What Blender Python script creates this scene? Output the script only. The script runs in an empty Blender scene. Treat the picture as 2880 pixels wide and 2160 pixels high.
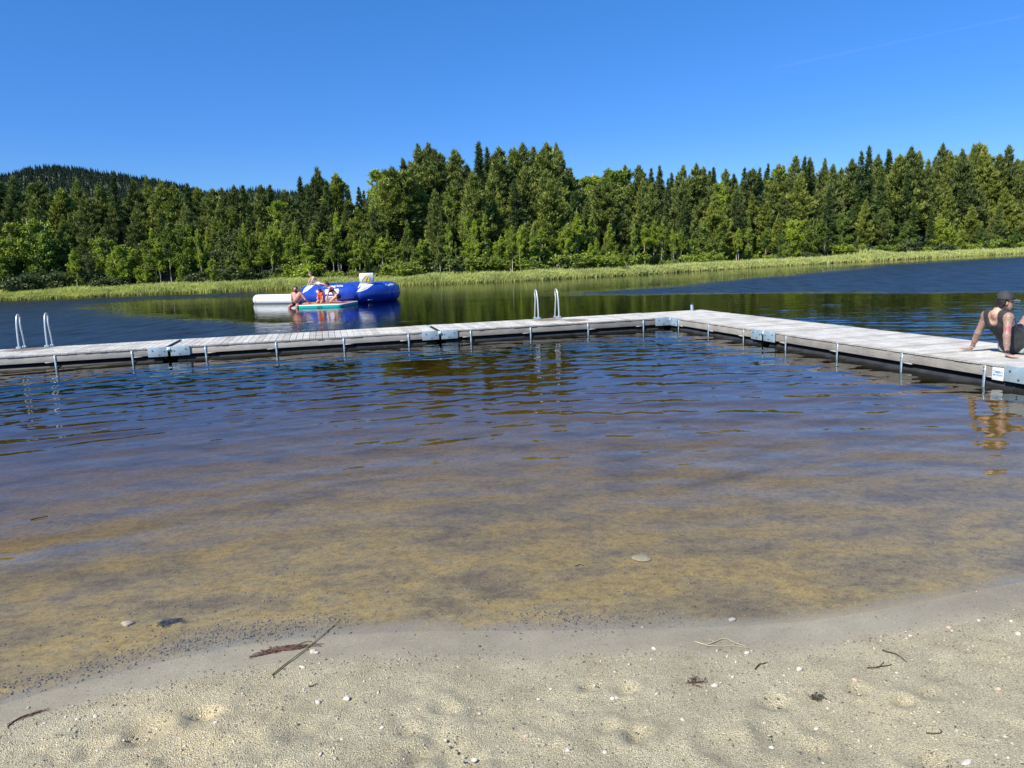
import bpy, math, random
import numpy as np
from mathutils import Vector, Matrix
SC = bpy.context.scene
COL = SC.collection
R = math.radians
rng = np.random.default_rng(7)

# ------------------------------------------------------------------ camera, sky, sun
FPX, PITCH, ROLL, CAMH = 2082.5, 0.16625, 0.037066, 1.8896       # focal length in pixels of a 2880 wide frame
cp, sp, cr, sr = math.cos(PITCH), math.sin(PITCH), math.cos(ROLL), math.sin(ROLL)
AX_F = np.array([0, cp, -sp]); AX_U = np.array([0, sp, cp]); AX_R = np.array([1.0, 0, 0])
AX_X = cr*AX_R - sr*AX_U; AX_Y = sr*AX_R + cr*AX_U
CAM0 = np.array([0, 0, CAMH])
cam = bpy.data.objects.new('camera', bpy.data.cameras.new('camera'))
COL.objects.link(cam)
M = Matrix(((AX_X[0], AX_Y[0], -AX_F[0], 0), (AX_X[1], AX_Y[1], -AX_F[1], 0), (AX_X[2], AX_Y[2], -AX_F[2], CAMH), (0, 0, 0, 1)))
cam.matrix_world = M
cam.data.sensor_width = 36.0
cam.data.lens = 36.0*FPX/2880
cam.data.clip_start = 0.05; cam.data.clip_end = 40000
SC.camera = cam

SUN_AZ = R(225)      # compass-like angle of the sun seen from above, measured from +X: behind the camera, to the left
SUN_EL = R(46)
to_sun = Vector((math.cos(SUN_AZ)*math.cos(SUN_EL), math.sin(SUN_AZ)*math.cos(SUN_EL), math.sin(SUN_EL)))
sun = bpy.data.objects.new('sun', bpy.data.lights.new('sun', 'SUN'))
COL.objects.link(sun)
sun.data.energy = 4.6; sun.data.angle = R(0.53); sun.data.color = (1.0, 0.94, 0.83)
sun.rotation_euler = to_sun.to_track_quat('Z', 'Y').to_euler()
W = bpy.data.worlds.new('World'); SC.world = W; W.use_nodes = True
wn = W.node_tree; bg = wn.nodes['Background']
sky = wn.nodes.new('ShaderNodeTexSky'); sky.sky_type = 'NISHITA'; sky.sun_disc = False
sky.sun_elevation = SUN_EL
sky.sun_rotation = math.pi/2 - SUN_AZ        # sky rotation runs clockwise from +Y
sky.air_density = 1.0; sky.dust_density = 0.1; sky.ozone_density = 4.0; sky.altitude = 400
hs = wn.nodes.new('ShaderNodeHueSaturation'); hs.inputs['Saturation'].default_value = 1.31; hs.inputs['Hue'].default_value = 0.505; hs.inputs['Value'].default_value = 0.72   # the deep blue of a very clear day
tcw = wn.nodes.new('ShaderNodeTexCoord'); sxy = wn.nodes.new('ShaderNodeSeparateXYZ'); wn.links.new(tcw.outputs['Generated'], sxy.inputs[0])
rpw = wn.nodes.new('ShaderNodeValToRGB'); e_ = rpw.color_ramp.elements; e_[0].position = 0.0; e_[0].color = (.40, .56, .80, 1); e_[1].position = .50; e_[1].color = (1, 1, 1, 1)
e2 = e_.new(.16); e2.color = (.56, .72, .98, 1); e3 = e_.new(.30); e3.color = (.85, .93, 1.06, 1)      # clear northern air: little haze low down
wn.links.new(sxy.outputs[2], rpw.inputs[0])
mxw = wn.nodes.new('ShaderNodeMix'); mxw.data_type = 'RGBA'; mxw.blend_type = 'MULTIPLY'; mxw.inputs[0].default_value = 1.0
wn.links.new(sky.outputs[0], hs.inputs['Color']); wn.links.new(hs.outputs[0], mxw.inputs[6]); wn.links.new(rpw.outputs[0], mxw.inputs[7]); wn.links.new(mxw.outputs[2], bg.inputs[0]); bg.inputs[1].default_value = 0.15
SC.view_settings.view_transform = 'Standard'; SC.view_settings.look = 'None'
SC.view_settings.exposure = 0.55; SC.view_settings.gamma = 1.0
SC.render.engine = 'CYCLES'
SC.cycles.use_denoising = True
SC.cycles.max_bounces = 8; SC.cycles.transparent_max_bounces = 12
SC.cycles.diffuse_bounces = 3; SC.cycles.glossy_bounces = 3; SC.cycles.transmission_bounces = 3
SC.cycles.caustics_reflective = False; SC.cycles.caustics_refractive = False
SC.cycles.sample_clamp_indirect = 6.0

# ------------------------------------------------------------------ helpers
def ray(x, y): return AX_F + AX_X*(x-1440)/FPX - AX_Y*(y-1080)/FPX
def at_z(x, y, z=0.0):
    d = ray(x, y); return CAM0 + d*((z-CAMH)/d[2])
def at_y(x, y, Y):
    d = ray(x, y); return CAM0 + d*(Y/d[1])
def az_of(x, y=760):
    d = ray(x, y); return math.atan2(d[0], d[1])

def new_mesh(name, V, F, smooth=False, attrs=None, face_mat=None):
    """V (n,3); F list of index arrays, each (m,k)."""
    V = np.asarray(V, dtype=np.float32).reshape(-1, 3)
    if isinstance(F, np.ndarray): F = [F]
    F = [np.asarray(f, dtype=np.int32) for f in F if len(f)]
    me = bpy.data.meshes.new(name)
    nl = sum(f.size for f in F); nf = sum(len(f) for f in F)
    me.vertices.add(len(V)); me.vertices.foreach_set('co', V.ravel())
    me.loops.add(nl); me.polygons.add(nf)
    me.loops.foreach_set('vertex_index', np.concatenate([f.ravel() for f in F]))
    starts, tot = [], 0
    for f in F:
        starts.append(tot + np.arange(len(f), dtype=np.int32)*f.shape[1]); tot += f.size
    me.polygons.foreach_set('loop_start', np.concatenate(starts).astype(np.int32))
    if smooth: me.polygons.foreach_set('use_smooth', np.ones(nf, dtype=bool))
    if face_mat is not None: me.polygons.foreach_set('material_index', np.asarray(face_mat, dtype=np.int32))
    me.update(calc_edges=True)
    for k, a in (attrs or {}).items():
        a = np.asarray(a, dtype=np.float32)
        if a.ndim == 2:
            at = me.color_attributes.new(k, 'FLOAT_COLOR', 'POINT')
            if a.shape[1] == 3: a = np.concatenate([a, np.ones((len(a), 1), np.float32)], 1)
            at.data.foreach_set('color', a.ravel())
        else:
            at = me.attributes.new(k, 'FLOAT', 'POINT'); at.data.foreach_set('value', a.ravel())
    return me

def add_obj(name, me, mats=None, parent=None, loc=None, **props):
    o = bpy.data.objects.new(name, me); COL.objects.link(o)
    if me is not None and mats is not None and len(me.materials) == 0:
        for m in (mats if isinstance(mats, (list, tuple)) else [mats]): me.materials.append(m)
    if parent is not None: o.parent = parent
    if loc is not None: o.location = loc
    for k, v in props.items(): o[k] = v
    return o

def thing(name, label, cat, loc=(0, 0, 0), rz=0.0, group=None):
    o = bpy.data.objects.new(name, None); COL.objects.link(o)
    o.empty_display_size = 0.2
    o.location = loc; o.rotation_euler = (0, 0, rz); o['label'] = label; o['category'] = cat
    if group: o['group'] = group
    return o

class MB:
    """collects verts / quads / tris for one mesh object"""
    def __init__(s): s.V = []; s.Q = []; s.T = []; s.A = []; s.n = 0
    def add(s, V, Q=None, T=None, a=0.0):
        V = np.asarray(V, float).reshape(-1, 3)
        if Q is not None and len(Q): s.Q.append(np.asarray(Q, int)+s.n)
        if T is not None and len(T): s.T.append(np.asarray(T, int)+s.n)
        s.V.append(V); s.A.append(np.broadcast_to(np.asarray(a, float), (len(V),)).copy()); s.n += len(V); return s
    def box(s, x0, x1, y0, y1, z0, z1, a=0.0, bev=0.0):
        if bev <= 0:
            V = [(x, y, z) for x in (x0, x1) for y in (y0, y1) for z in (z0, z1)]
            return s.add(V, [(0, 1, 3, 2), (4, 6, 7, 5), (0, 4, 5, 1), (2, 3, 7, 6), (0, 2, 6, 4), (1, 5, 7, 3)], a=a)
        # chamfered box
        b = bev; V = []; idx = {}
        for i, x in enumerate((x0, x1)):
            for j, y in enumerate((y0, y1)):
                for k, z in enumerate((z0, z1)):
                    sx, sy, sz = (b if i == 0 else -b), (b if j == 0 else -b), (b if k == 0 else -b)
                    for ax, p in enumerate(((x, y+sy, z+sz), (x+sx, y, z+sz), (x+sx, y+sy, z))):
                        idx[i, j, k, ax] = len(V); V.append(p)
        Q, T = [], []
        def f(*k): return [idx[q] for q in k]
        for i in (0, 1):
            q = f((i,0,0,0),(i,0,1,0),(i,1,1,0),(i,1,0,0)); Q.append(q if i == 0 else q[::-1])
            q = f((0,i,0,1),(1,i,0,1),(1,i,1,1),(0,i,1,1)); Q.append(q if i == 0 else q[::-1])
            q = f((0,0,i,2),(0,1,i,2),(1,1,i,2),(1,0,i,2)); Q.append(q if i == 0 else q[::-1])
        for j in (0, 1):
            for k in (0, 1):
                q = f((0,j,k,1),(1,j,k,1),(1,j,k,2),(0,j,k,2)); Q.append(q if (j+k) % 2 else q[::-1])
                q = f((j,0,k,0),(j,1,k,0),(j,1,k,2),(j,0,k,2)); Q.append(q if (j+k) % 2 == 0 else q[::-1])
                q = f((j,k,0,0),(j,k,1,0),(j,k,1,1),(j,k,0,1)); Q.append(q if (j+k) % 2 else q[::-1])
        for i in (0, 1):
            for j in (0, 1):
                for k in (0, 1):
                    t = f((i,j,k,0),(i,j,k,1),(i,j,k,2)); T.append(t if (i+j+k) % 2 == 0 else t[::-1])
        return s.add(V, Q, T, a=a)
    def tube(s, P, r, n=8, a=0.0, cap=True):
        P = np.asarray(P, float); m = len(P); r = np.broadcast_to(np.asarray(r, float), (m,))
        Tn = np.gradient(P, axis=0); Tn /= np.linalg.norm(Tn, axis=1, keepdims=True)+1e-12
        up = np.array([0, 0, 1.0]) if abs(Tn[0][2]) < .9 else np.array([1.0, 0, 0])
        ring = []; nrm = np.cross(Tn[0], up); nrm /= np.linalg.norm(nrm)
        th = np.linspace(0, 2*np.pi, n, endpoint=False)
        for i in range(m):
            nrm = nrm - Tn[i]*(nrm@Tn[i]); nrm /= np.linalg.norm(nrm)+1e-12
            b = np.cross(Tn[i], nrm)
            ring.append(P[i]+r[i]*(np.cos(th)[:, None]*nrm+np.sin(th)[:, None]*b))
        V = np.concatenate(ring); i = np.arange(m-1)[:, None]*n; j = np.arange(n)[None]
        j2 = (j+1) % n
        Q = np.stack([i+j, i+j2, i+n+j2, i+n+j], -1).reshape(-1, 4); T = []
        if cap:
            V = np.concatenate([V, P[:1], P[-1:]])
            for k in range(n):
                T.append((m*n, (k+1) % n, k)); T.append((m*n+1, (m-1)*n+k, (m-1)*n+(k+1) % n))
        if not np.isscalar(a) and len(np.asarray(a)) == m: a = np.concatenate([np.repeat(a, n), np.asarray(a)[[0, -1]]]) if cap else np.repeat(a, n)
        return s.add(V, Q, T, a=a)
    def mesh(s, name, smooth=False, attr='v'):
        V = np.concatenate(s.V); F = []
        if s.Q: F.append(np.concatenate(s.Q))
        if s.T: F.append(np.concatenate(s.T))
        return new_mesh(name, V, F, smooth, {attr: np.concatenate(s.A)})
    def obj(s, name, mat, parent=None, smooth=False, **props):
        o = add_obj(name, s.mesh(name, smooth), mat, parent, **props); return o

def shade_auto(o, deg=40):
    me = o.data
    me.polygons.foreach_set('use_smooth', np.ones(len(me.polygons), dtype=bool))
    try: me.set_sharp_from_angle(angle=R(deg))
    except Exception: pass
    return o

# value noise on numpy arrays
def _h(ix, iy, seed):
    n = (ix.astype(np.int64)*374761393 + iy.astype(np.int64)*668265263 + seed*1442695041) & 0xffffffff
    n = ((n ^ (n >> 13))*1274126177) & 0xffffffff
    return ((n ^ (n >> 16)) & 0xffff)/65535.0
def vnoise(x, y, seed=0):
    ix, iy = np.floor(x), np.floor(y); fx, fy = x-ix, y-iy
    fx = fx*fx*(3-2*fx); fy = fy*fy*(3-2*fy)
    a, b, c, d = _h(ix, iy, seed), _h(ix+1, iy, seed), _h(ix, iy+1, seed), _h(ix+1, iy+1, seed)
    return (a*(1-fx)+b*fx)*(1-fy)+(c*(1-fx)+d*fx)*fy
def fbm(x, y, oct=4, seed=0):
    t, a, s = 0, .5, 0
    for o in range(oct):
        t = t+a*vnoise(x*2**o+o*17.3, y*2**o-o*9.1, seed+o); s += a; a *= .5
    return t/s

# ------------------------------------------------------------------ materials
def mat(name, build):
    m = bpy.data.materials.new(name); m.use_nodes = True
    nt = m.node_tree; N = nt.nodes; L = nt.links
    p = N['Principled BSDF']
    build(N, L, p, nt); return m
def nd(N, t, **kw):
    n = N.new(t)
    for k, v in kw.items():
        if k.startswith('i_'):
            key = k[2:]; key = int(key) if key.isdigit() else key.replace('_', ' ')
            n.inputs[key].default_value = v
        else: setattr(n, k, v)
    return n
def ramp(N, L, src, stops):
    r = N.new('ShaderNodeValToRGB'); e = r.color_ramp.elements
    while len(e) < len(stops): e.new(.5)
    for el, (p, c) in zip(e, stops):
        el.position = p; el.color = (*c, 1) if len(c) == 3 else c
    L.new(src, r.inputs[0]); return r.outputs[0]
def mixc(N, L, fac, a, b, blend='MIX'):
    m = N.new('ShaderNodeMix'); m.data_type = 'RGBA'; m.blend_type = blend
    for s, v in ((m.inputs[0], fac), (m.inputs[6], a), (m.inputs[7], b)):
        if hasattr(v, 'is_output'): L.new(v, s)
        else: s.default_value = v if not isinstance(v, tuple) else ((*v, 1) if len(v) == 3 else v)
    return m.outputs[2]
def math_(N, L, op, a, b=None, c=None, clamp=False):
    m = N.new('ShaderNodeMath'); m.operation = op; m.use_clamp = clamp
    for s, v in zip(m.inputs, (a, b, c)):
        if v is None: continue
        if hasattr(v, 'is_output'): L.new(v, s)
        else: s.default_value = v
    return m.outputs[0]
def objco(N): return N.new('ShaderNodeTexCoord').outputs['Object']
def geopos(N): return N.new('ShaderNodeNewGeometry').outputs['Position']
def noise(N, L, vec, scale, detail=3, rough=.55, stretch=None):
    n = nd(N, 'ShaderNodeTexNoise'); n.inputs['Scale'].default_value = scale; n.inputs['Detail'].default_value = detail
    n.inputs['Roughness'].default_value = rough
    if stretch is not None:
        mp = N.new('ShaderNodeMapping'); mp.inputs['Scale'].default_value = stretch; L.new(vec, mp.inputs[0]); vec = mp.outputs[0]
    L.new(vec, n.inputs['Vector']); return n.outputs[0]
def attr(N, name, col=False):
    a = N.new('ShaderNodeAttribute'); a.attribute_name = name
    return a.outputs['Color'] if col else a.outputs['Fac']
def bump(N, L, h, p, strength=.5, dist=.02):
    b = N.new('ShaderNodeBump'); b.inputs['Strength'].default_value = strength; b.inputs['Distance'].default_value = dist
    L.new(h, b.inputs['Height']); L.new(b.outputs[0], p.inputs['Normal']); return b
def plain(name, col, rough=.6, metal=0.0, var=.12, scale=6.0, bmp=0.0):
    def b(N, L, p, nt):
        v = noise(N, L, objco(N), scale, 4)
        lo = tuple(c*(1-var) for c in col); hi = tuple(min(1, c*(1+var)) for c in col)
        L.new(ramp(N, L, v, [(.3, lo), (.7, hi)]), p.inputs['Base Color'])
        p.inputs['Roughness'].default_value = rough; p.inputs['Metallic'].default_value = metal
        if bmp: bump(N, L, v, p, bmp, .01)
    return mat(name, b)
# ------------------------------------------------------------------ the setting: lake, beach, far bank, hills
NEAR = np.array([(-60,-22),(-12,-2.2),(-6,.75),(-3.6,2.25),(-2.37,3.05),(-2.13,3.2),(-1.7,3.42),(-1.42,3.53),(-1.02,3.58),(-.6,3.6),(-.05,3.555),(.66,3.53),(1.13,3.52),(1.49,3.54),(1.73,3.6),(2.12,3.7),(2.81,3.9),(4.5,4.3),(8,5.0),(14,5.6),(60,12)])
FAR = np.array([(-400,38),(-120,46),(-70,58),(-52,63),(-44,65.2),(-35.7,67.3),(-23.5,68.9),(-11.3,67.6),(.3,66.2),(13,73.2),(31,88.6),(53,101.5),(79,115),(130,140),(250,185),(500,230)])
def smooth_interp(x, P):
    e = 0.25 if P is NEAR else 3.0
    return sum(np.interp(x+k*e, P[:, 0], P[:, 1])*w for k, w in ((-1, .25), (0, .5), (1, .25)))
def d_near(x, y): return (y-smooth_interp(x, NEAR))*.93
def d_far(x, y):
    s = (smooth_interp(x+2, FAR)-smooth_interp(x-2, FAR))/4
    return (y-smooth_interp(x, FAR))/np.sqrt(1+s*s)
def z_near(x, y, detail=True, feet=True):
    d = d_near(x, y)
    dw = np.maximum(d, 0); db = np.maximum(-d, 0)
    z = -(.56*(1-np.exp(-.095*dw))+.02*np.maximum(dw-12, 0)**1.5)
    z = np.maximum(z, -5.0-.2*np.sin(x*.1))
    up = .085*db+.03*np.clip((db-.22)/.25, 0, 1)*np.exp(-db*.5)
    z = z+np.where(db > 0, .36*(1-np.exp(-up/.36)), 0)
    if detail:
        dry = np.clip((db-.25)/.4, 0, 1)
        z = z+dry*(.05*(fbm(x*1.3, y*1.3, 3, 3)-.5)+.03*(fbm(x*4.5, y*4.5, 3, 5)-.5)+.012*(fbm(x*16, y*16, 3, 9)-.5))
        lum = np.clip(1.25-.0*x-np.abs(y-2.2)*1.1, 0, 1)*np.clip(.9-x*.9, .12, 1)
        z = z+dry*lum*(.030*(fbm(x*6.5, y*6.5, 3, 91)-.5)+.028*np.maximum(fbm(x*13, y*13, 3, 93)-.52, 0)*2)
        # scuffed foot marks
        for (fx, fy, fr) in (FOOT if feet else ()):
            q = ((x-fx)**2+(y-fy)**2)/fr**2
            z = z+dry*(-.017*np.exp(-q*1.6)*(.2+1.6*fbm(x*9, y*9, 2, 44))+.013*np.exp(-(np.sqrt(q)-1.25)**2*5)*fbm(x*11, y*11, 2, 45))
        wet = np.clip(dw/.5, 0, 1)*np.exp(-dw*.12)
        z = z+wet*(.03*(fbm(x*.9+3, y*1.2, 3, 21)-.5)+.008*(fbm(x*7, y*7, 2, 23)-.5))
    return z
_fr = np.random.default_rng(3)
FOOT = [(_fr.uniform(-2.4, 2.6), _fr.uniform(1.7, 3.0), _fr.uniform(.05, .10)) for _ in range(70)]

def grid_faces(nr, nc):
    i = np.arange(nr-1)[:, None]*nc; j = np.arange(nc-1)[None]
    return np.stack([i+j, i+j+1, i+nc+j+1, i+nc+j], -1).reshape(-1, 4)

# --- sand: the beach and the bed of the lake, one sheet
def sand_build(N, L, p, nt):
    pos = geopos(N); d = attr(N, 'd')
    big = noise(N, L, pos, .9, 4); mid = noise(N, L, pos, 5.0, 5, .6); fine = noise(N, L, pos, 190, 4, .75)
    grit = nd(N, 'ShaderNodeTexVoronoi'); grit.inputs['Scale'].default_value = 190; L.new(pos, grit.inputs['Vector'])
    grit2 = nd(N, 'ShaderNodeTexVoronoi'); grit2.inputs['Scale'].default_value = 330; L.new(pos, grit2.inputs['Vector'])
    dry = ramp(N, L, big, [(.32, (.46, .405, .265)), (.5, (.52, .465, .31)), (.68, (.57, .48, .295))])
    dry = mixc(N, L, .55, dry, ramp(N, L, mid, [(.3, (.62, .62, .62)), (.7, (1.25, 1.25, 1.25))]), 'MULTIPLY')
    dry = mixc(N, L, 1.0, dry, ramp(N, L, fine, [(.32, (.25, .24, .22)), (.5, (1, 1, 1)), (.68, (1.6, 1.6, 1.55))]), 'MULTIPLY')
    spk = ramp(N, L, grit.outputs['Color'], [(0, (.45, .43, .4)), (.12, (.55, .53, .5)), (.2, (1, 1, 1)), (.9, (1, 1, 1)), (.93, (1.6, 1.6, 1.55))])
    dry = mixc(N, L, .8, dry, spk, 'MULTIPLY')
    spk2 = ramp(N, L, grit2.outputs['Color'], [(0, (.6, .58, .55)), (.25, (1, 1, 1)), (.85, (1, 1, 1)), (.9, (1.35, 1.35, 1.3))])
    dry = mixc(N, L, .7, dry, spk2, 'MULTIPLY')
    wet = mixc(N, L, .5, ramp(N, L, big, [(.3, (.27, .235, .165)), (.7, (.35, .315, .23))]), ramp(N, L, fine, [(.35, (.75, .75, .75)), (.65, (1.2, 1.2, 1.2))]), 'MULTIPLY')
    wet = mixc(N, L, .8, wet, spk, 'MULTIPLY'); wet = mixc(N, L, .6, wet, spk2, 'MULTIPLY'); wet = mixc(N, L, .5, wet, ramp(N, L, mid, [(.3, (.75, .75, .75)), (.7, (1.12, 1.12, 1.1))]), 'MULTIPLY')
    # lake bed: pale sand overgrown in patches by golden and brown algae
    alg = noise(N, L, pos, 1.35, 5, .62, (1, 1.5, 1)); alg2 = noise(N, L, pos, 3.1, 6, .7, (1, 1.9, 1)); alg3 = noise(N, L, pos, 19, 5, .7)
    bed = ramp(N, L, alg, [(.34, (.205, .155, .068)), (.47, (.30, .232, .092)), (.57, (.37, .27, .075)), (.7, (.275, .23, .125))])
    bed = mixc(N, L, .75, bed, ramp(N, L, alg2, [(.34, (.72, .68, .64)), (.5, (1, 1, 1)), (.66, (1.12, 1.1, 1.06))]), 'MULTIPLY')
    bed = mixc(N, L, .6, bed, ramp(N, L, alg3, [(.36, (.5, .48, .46)), (.52, (1, 1, 1)), (.7, (1.2, 1.2, 1.2))]), 'MULTIPLY')
    bed = mixc(N, L, .9, bed, spk, 'MULTIPLY'); bed = mixc(N, L, .7, bed, ramp(N, L, noise(N, L, pos, 60, 4, .75), [(.32, (.6, .58, .55)), (.55, (1, 1, 1)), (.72, (1.25, 1.22, 1.15))]), 'MULTIPLY')
    # dark gravel washed together along the water's edge
    gm = attr(N, 'gravel')
    gv = ramp(N, L, grit.outputs['Color'], [(0, (.06, .058, .055)), (.5, (.16, .15, .13)), (.8, (.3, .27, .21)), (.95, (.45, .42, .36))])
    wob = math_(N, L, 'MULTIPLY_ADD', math_(N, L, 'SUBTRACT', mid, .5), .24, d); wob = math_(N, L, 'MULTIPLY_ADD', math_(N, L, 'SUBTRACT', noise(N, L, pos, 2.0, 4), .5), .22, wob)
    f1 = math_(N, L, 'SMOOTH_MIN', 1.0, math_(N, L, 'MAXIMUM', math_(N, L, 'MULTIPLY_ADD', wob, 9.0, 2.35), 0.0), .1)   # dry -> wet
    mr = nd(N, 'ShaderNodeMapRange', interpolation_type='SMOOTHSTEP'); L.new(wob, mr.inputs[0]); mr.inputs[1].default_value = -.38; mr.inputs[2].default_value = -.17
    mr2 = nd(N, 'ShaderNodeMapRange', interpolation_type='SMOOTHSTEP'); L.new(wob, mr2.inputs[0]); mr2.inputs[1].default_value = -.03; mr2.inputs[2].default_value = .17
    wet2 = mixc(N, L, gm, wet, gv)
    c = mixc(N, L, mr.outputs[0], dry, wet2)
    bed2 = mixc(N, L, math_(N, L, 'MULTIPLY', gm, .8), bed, gv)
    c = mixc(N, L, mr2.outputs[0], c, bed2)
    c = mixc(N, L, attr(N, 'rust'), c, (.40, .29, .11))
    L.new(c, p.inputs['Base Color'])
    ro = nd(N, 'ShaderNodeMapRange'); L.new(mr.outputs[0], ro.inputs[0]); ro.inputs[3].default_value = .95; ro.inputs[4].default_value = .6
    L.new(ro.outputs[0], p.inputs['Roughness'])
    h = math_(N, L, 'ADD', math_(N, L, 'MULTIPLY', fine, .5), math_(N, L, 'MULTIPLY', mid, .6))
    h = math_(N, L, 'MULTIPLY_ADD', grit.outputs['Distance'], -.5, h)
    hs = nd(N, 'ShaderNodeMapRange'); L.new(mr.outputs[0], hs.inputs[0]); hs.inputs[3].default_value = 1.0; hs.inputs[4].default_value = .12
    b = bump(N, L, h, p, 1.0, .012); L.new(hs.outputs[0], b.inputs['Strength'])
MAT_SAND = mat('sand', sand_build)
ys = np.concatenate([np.linspace(-40, 0, 12), np.arange(.6, 5.2, .016), np.geomspace(5.2, 130, 130)])
us = np.concatenate([np.linspace(-2.6, -.95, 30), np.linspace(-.93, .93, 420), np.linspace(.95, 2.6, 30)])
YY, UU = np.meshgrid(ys, us, indexing='ij')
XX = UU*np.maximum(np.abs(YY)+.9, 1.6)
ZZ = z_near(XX, YY)
dd = d_near(XX, YY)
grav = .7*np.exp(-((dd-.16-.10*(fbm(XX*.8, YY*.8, 2, 31)-.5))/.13)**2)*np.clip((fbm(XX*1.1+5, YY*.4, 3, 33)-.26)*3.5, 0, 1)*np.clip((1.35-XX)*1.2, 0, 1)*np.clip((XX+2.6)*1.5, 0, 1)
grav = np.maximum(grav, .55*np.exp(-((dd+.36)/.07)**2)*np.clip((fbm(XX*2+5, YY, 3, 35)-.35)*3, 0, 1))
rust = .45*np.exp(-((dd-.01-.03*(fbm(XX*2, YY*2, 2, 37)-.5))/.018)**2)*np.clip((XX-1.0)*2, 0, 1)*np.clip((2.6-XX)*3, 0, 1)
me = new_mesh('sand', np.stack([XX, YY, ZZ], -1).reshape(-1, 3), grid_faces(*XX.shape), True, {'d': dd.ravel(), 'gravel': grav.ravel(), 'rust': rust.ravel()})
add_obj('sand', me, MAT_SAND, kind='structure')

# --- far bank
def bank_build(N, L, p, nt):
    pos = geopos(N); big = noise(N, L, pos, .12, 4); mid = noise(N, L, pos, .9, 4); soil = attr(N, 'soil')
    c = ramp(N, L, mid, [(.3, (.035, .05, .015)), (.5, (.06, .085, .022)), (.7, (.10, .10, .04))])
    c = mixc(N, L, .5, c, ramp(N, L, big, [(.3, (.6, .6, .6)), (.7, (1.3, 1.2, 1.1))]), 'MULTIPLY')
    c = mixc(N, L, soil, c, (.16, .10, .055))
    L.new(c, p.inputs['Base Color']); p.inputs['Roughness'].default_value = .95
    bump(N, L, mid, p, .6, .3)
MAT_BANK = mat('forest_floor', bank_build)
xs = np.concatenate([np.linspace(-400, -80, 30), np.linspace(-78, 110, 190), np.linspace(113, 500, 40)])
ds = np.concatenate([np.linspace(-30, -6, 4), np.linspace(-4, 12, 40), np.geomspace(13, 3000, 50)])
DD, XX = np.meshgrid(ds, xs, indexing='ij')
def z_far(x, d):
    z = np.where(d < 0, .22*d, .10*np.minimum(d, 3)+.045*np.clip(d-3, 0, 60)+.13*np.clip(d-22, 0, 90))
    z = np.maximum(z, -5)
    z = z+np.clip(d/6, 0, 1)*(.5*(fbm(x*.15, d*.15, 3, 41)-.5))
    return z
YF = smooth_interp(XX, FAR)
ZZ = z_far(XX, DD)
# small bare mound at left and a grassy knoll at right
def mound(x, y, cx, cy, h, r): return h*np.exp(-((x-cx)**2+(y-cy)**2)/r**2)
MP = at_y(485, 790, 75.5); KP = at_y(2437, 712, 104.0)
YW = YF+DD*1.02
ZZ = ZZ+mound(XX, YW, MP[0], MP[1], 1.5, 2.4)+mound(XX, YW, KP[0], KP[1], .7, 3.5)
soil = np.clip(1.6*mound(XX, YW, MP[0], MP[1], 1, 2.3), 0, 1)
XO = XX*np.where(DD > 12, 1+np.maximum(DD-12, 0)/400.0, 1)
me = new_mesh('far_bank', np.stack([XO, YW, ZZ], -1).reshape(-1, 3), grid_faces(*XX.shape), True, {'soil': soil.ravel()})
add_obj('ground', me, MAT_BANK, kind='structure')
def bank_z(x, y):
    d = d_far(np.asarray(x, float), np.asarray(y, float))
    return z_far(np.asarray(x, float), d)+mound(x, y, MP[0], MP[1], 1.5, 2.4)+mound(x, y, KP[0], KP[1], .7, 3.5)

# --- hills: a wooded ridge at the left, and a paler one farther off
HILL1 = np.array([(-900,700),(-500,600),(-150,540),(0,512),(59,496),(130,484),(172,486),(260,496),(325,505),(410,515),(462,522),(521,535),(580,552),(650,572),(760,600),(900,640),(1100,720)])
HILL2 = np.array([(300,640),(450,572),(560,556),(602,550),(644,543),(690,543),(740,542),(800,550),(850,556),(900,566),(980,585),(1100,610),(1300,650),(1600,690)])
def hill_fn(tab, Rr):
    azs, zs = [], []
    for x, y in tab:
        d = ray(x, y); azs.append(math.atan2(d[0], d[1])); zs.append(CAMH+Rr*d[2]/math.hypot(d[0], d[1]))
    azs, zs = np.array(azs), np.array(zs)
    return lambda az: sum(np.interp(az+k*.012, azs, zs)*w for k, w in ((-1, .25), (0, .5), (1, .25)))
H1 = hill_fn(HILL1, 900.0); H2 = hill_fn(HILL2, 1700.0)
def hill_z(x, y, fn, R0, width):
    r = np.hypot(x, y); az = np.arctan2(x, y)
    return fn(az)*np.exp(-((r-R0)/width)**2)*(1+.05*(fbm(x*.012, y*.012, 3, 51)-.5))-2
for nm, fn, R0, wd, a0, a1 in (('hill', H1, 900, 270, -1.05, -.12), ('hill', H2, 1700, 480, -.6, .1)):
    azs = np.linspace(a0, a1, 120); rs = np.linspace(R0-wd*2.3, R0+wd*1.8, 60)
    RR, AA = np.meshgrid(rs, azs, indexing='ij'); X, Y = RR*np.sin(AA), RR*np.cos(AA)
    me = new_mesh(nm, np.stack([X, Y, hill_z(X, Y, fn, R0, wd)], -1).reshape(-1, 3), grid_faces(*X.shape), True, {'soil': np.zeros(X.size)})
    add_obj(nm, me, MAT_BANK, kind='structure')

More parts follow.
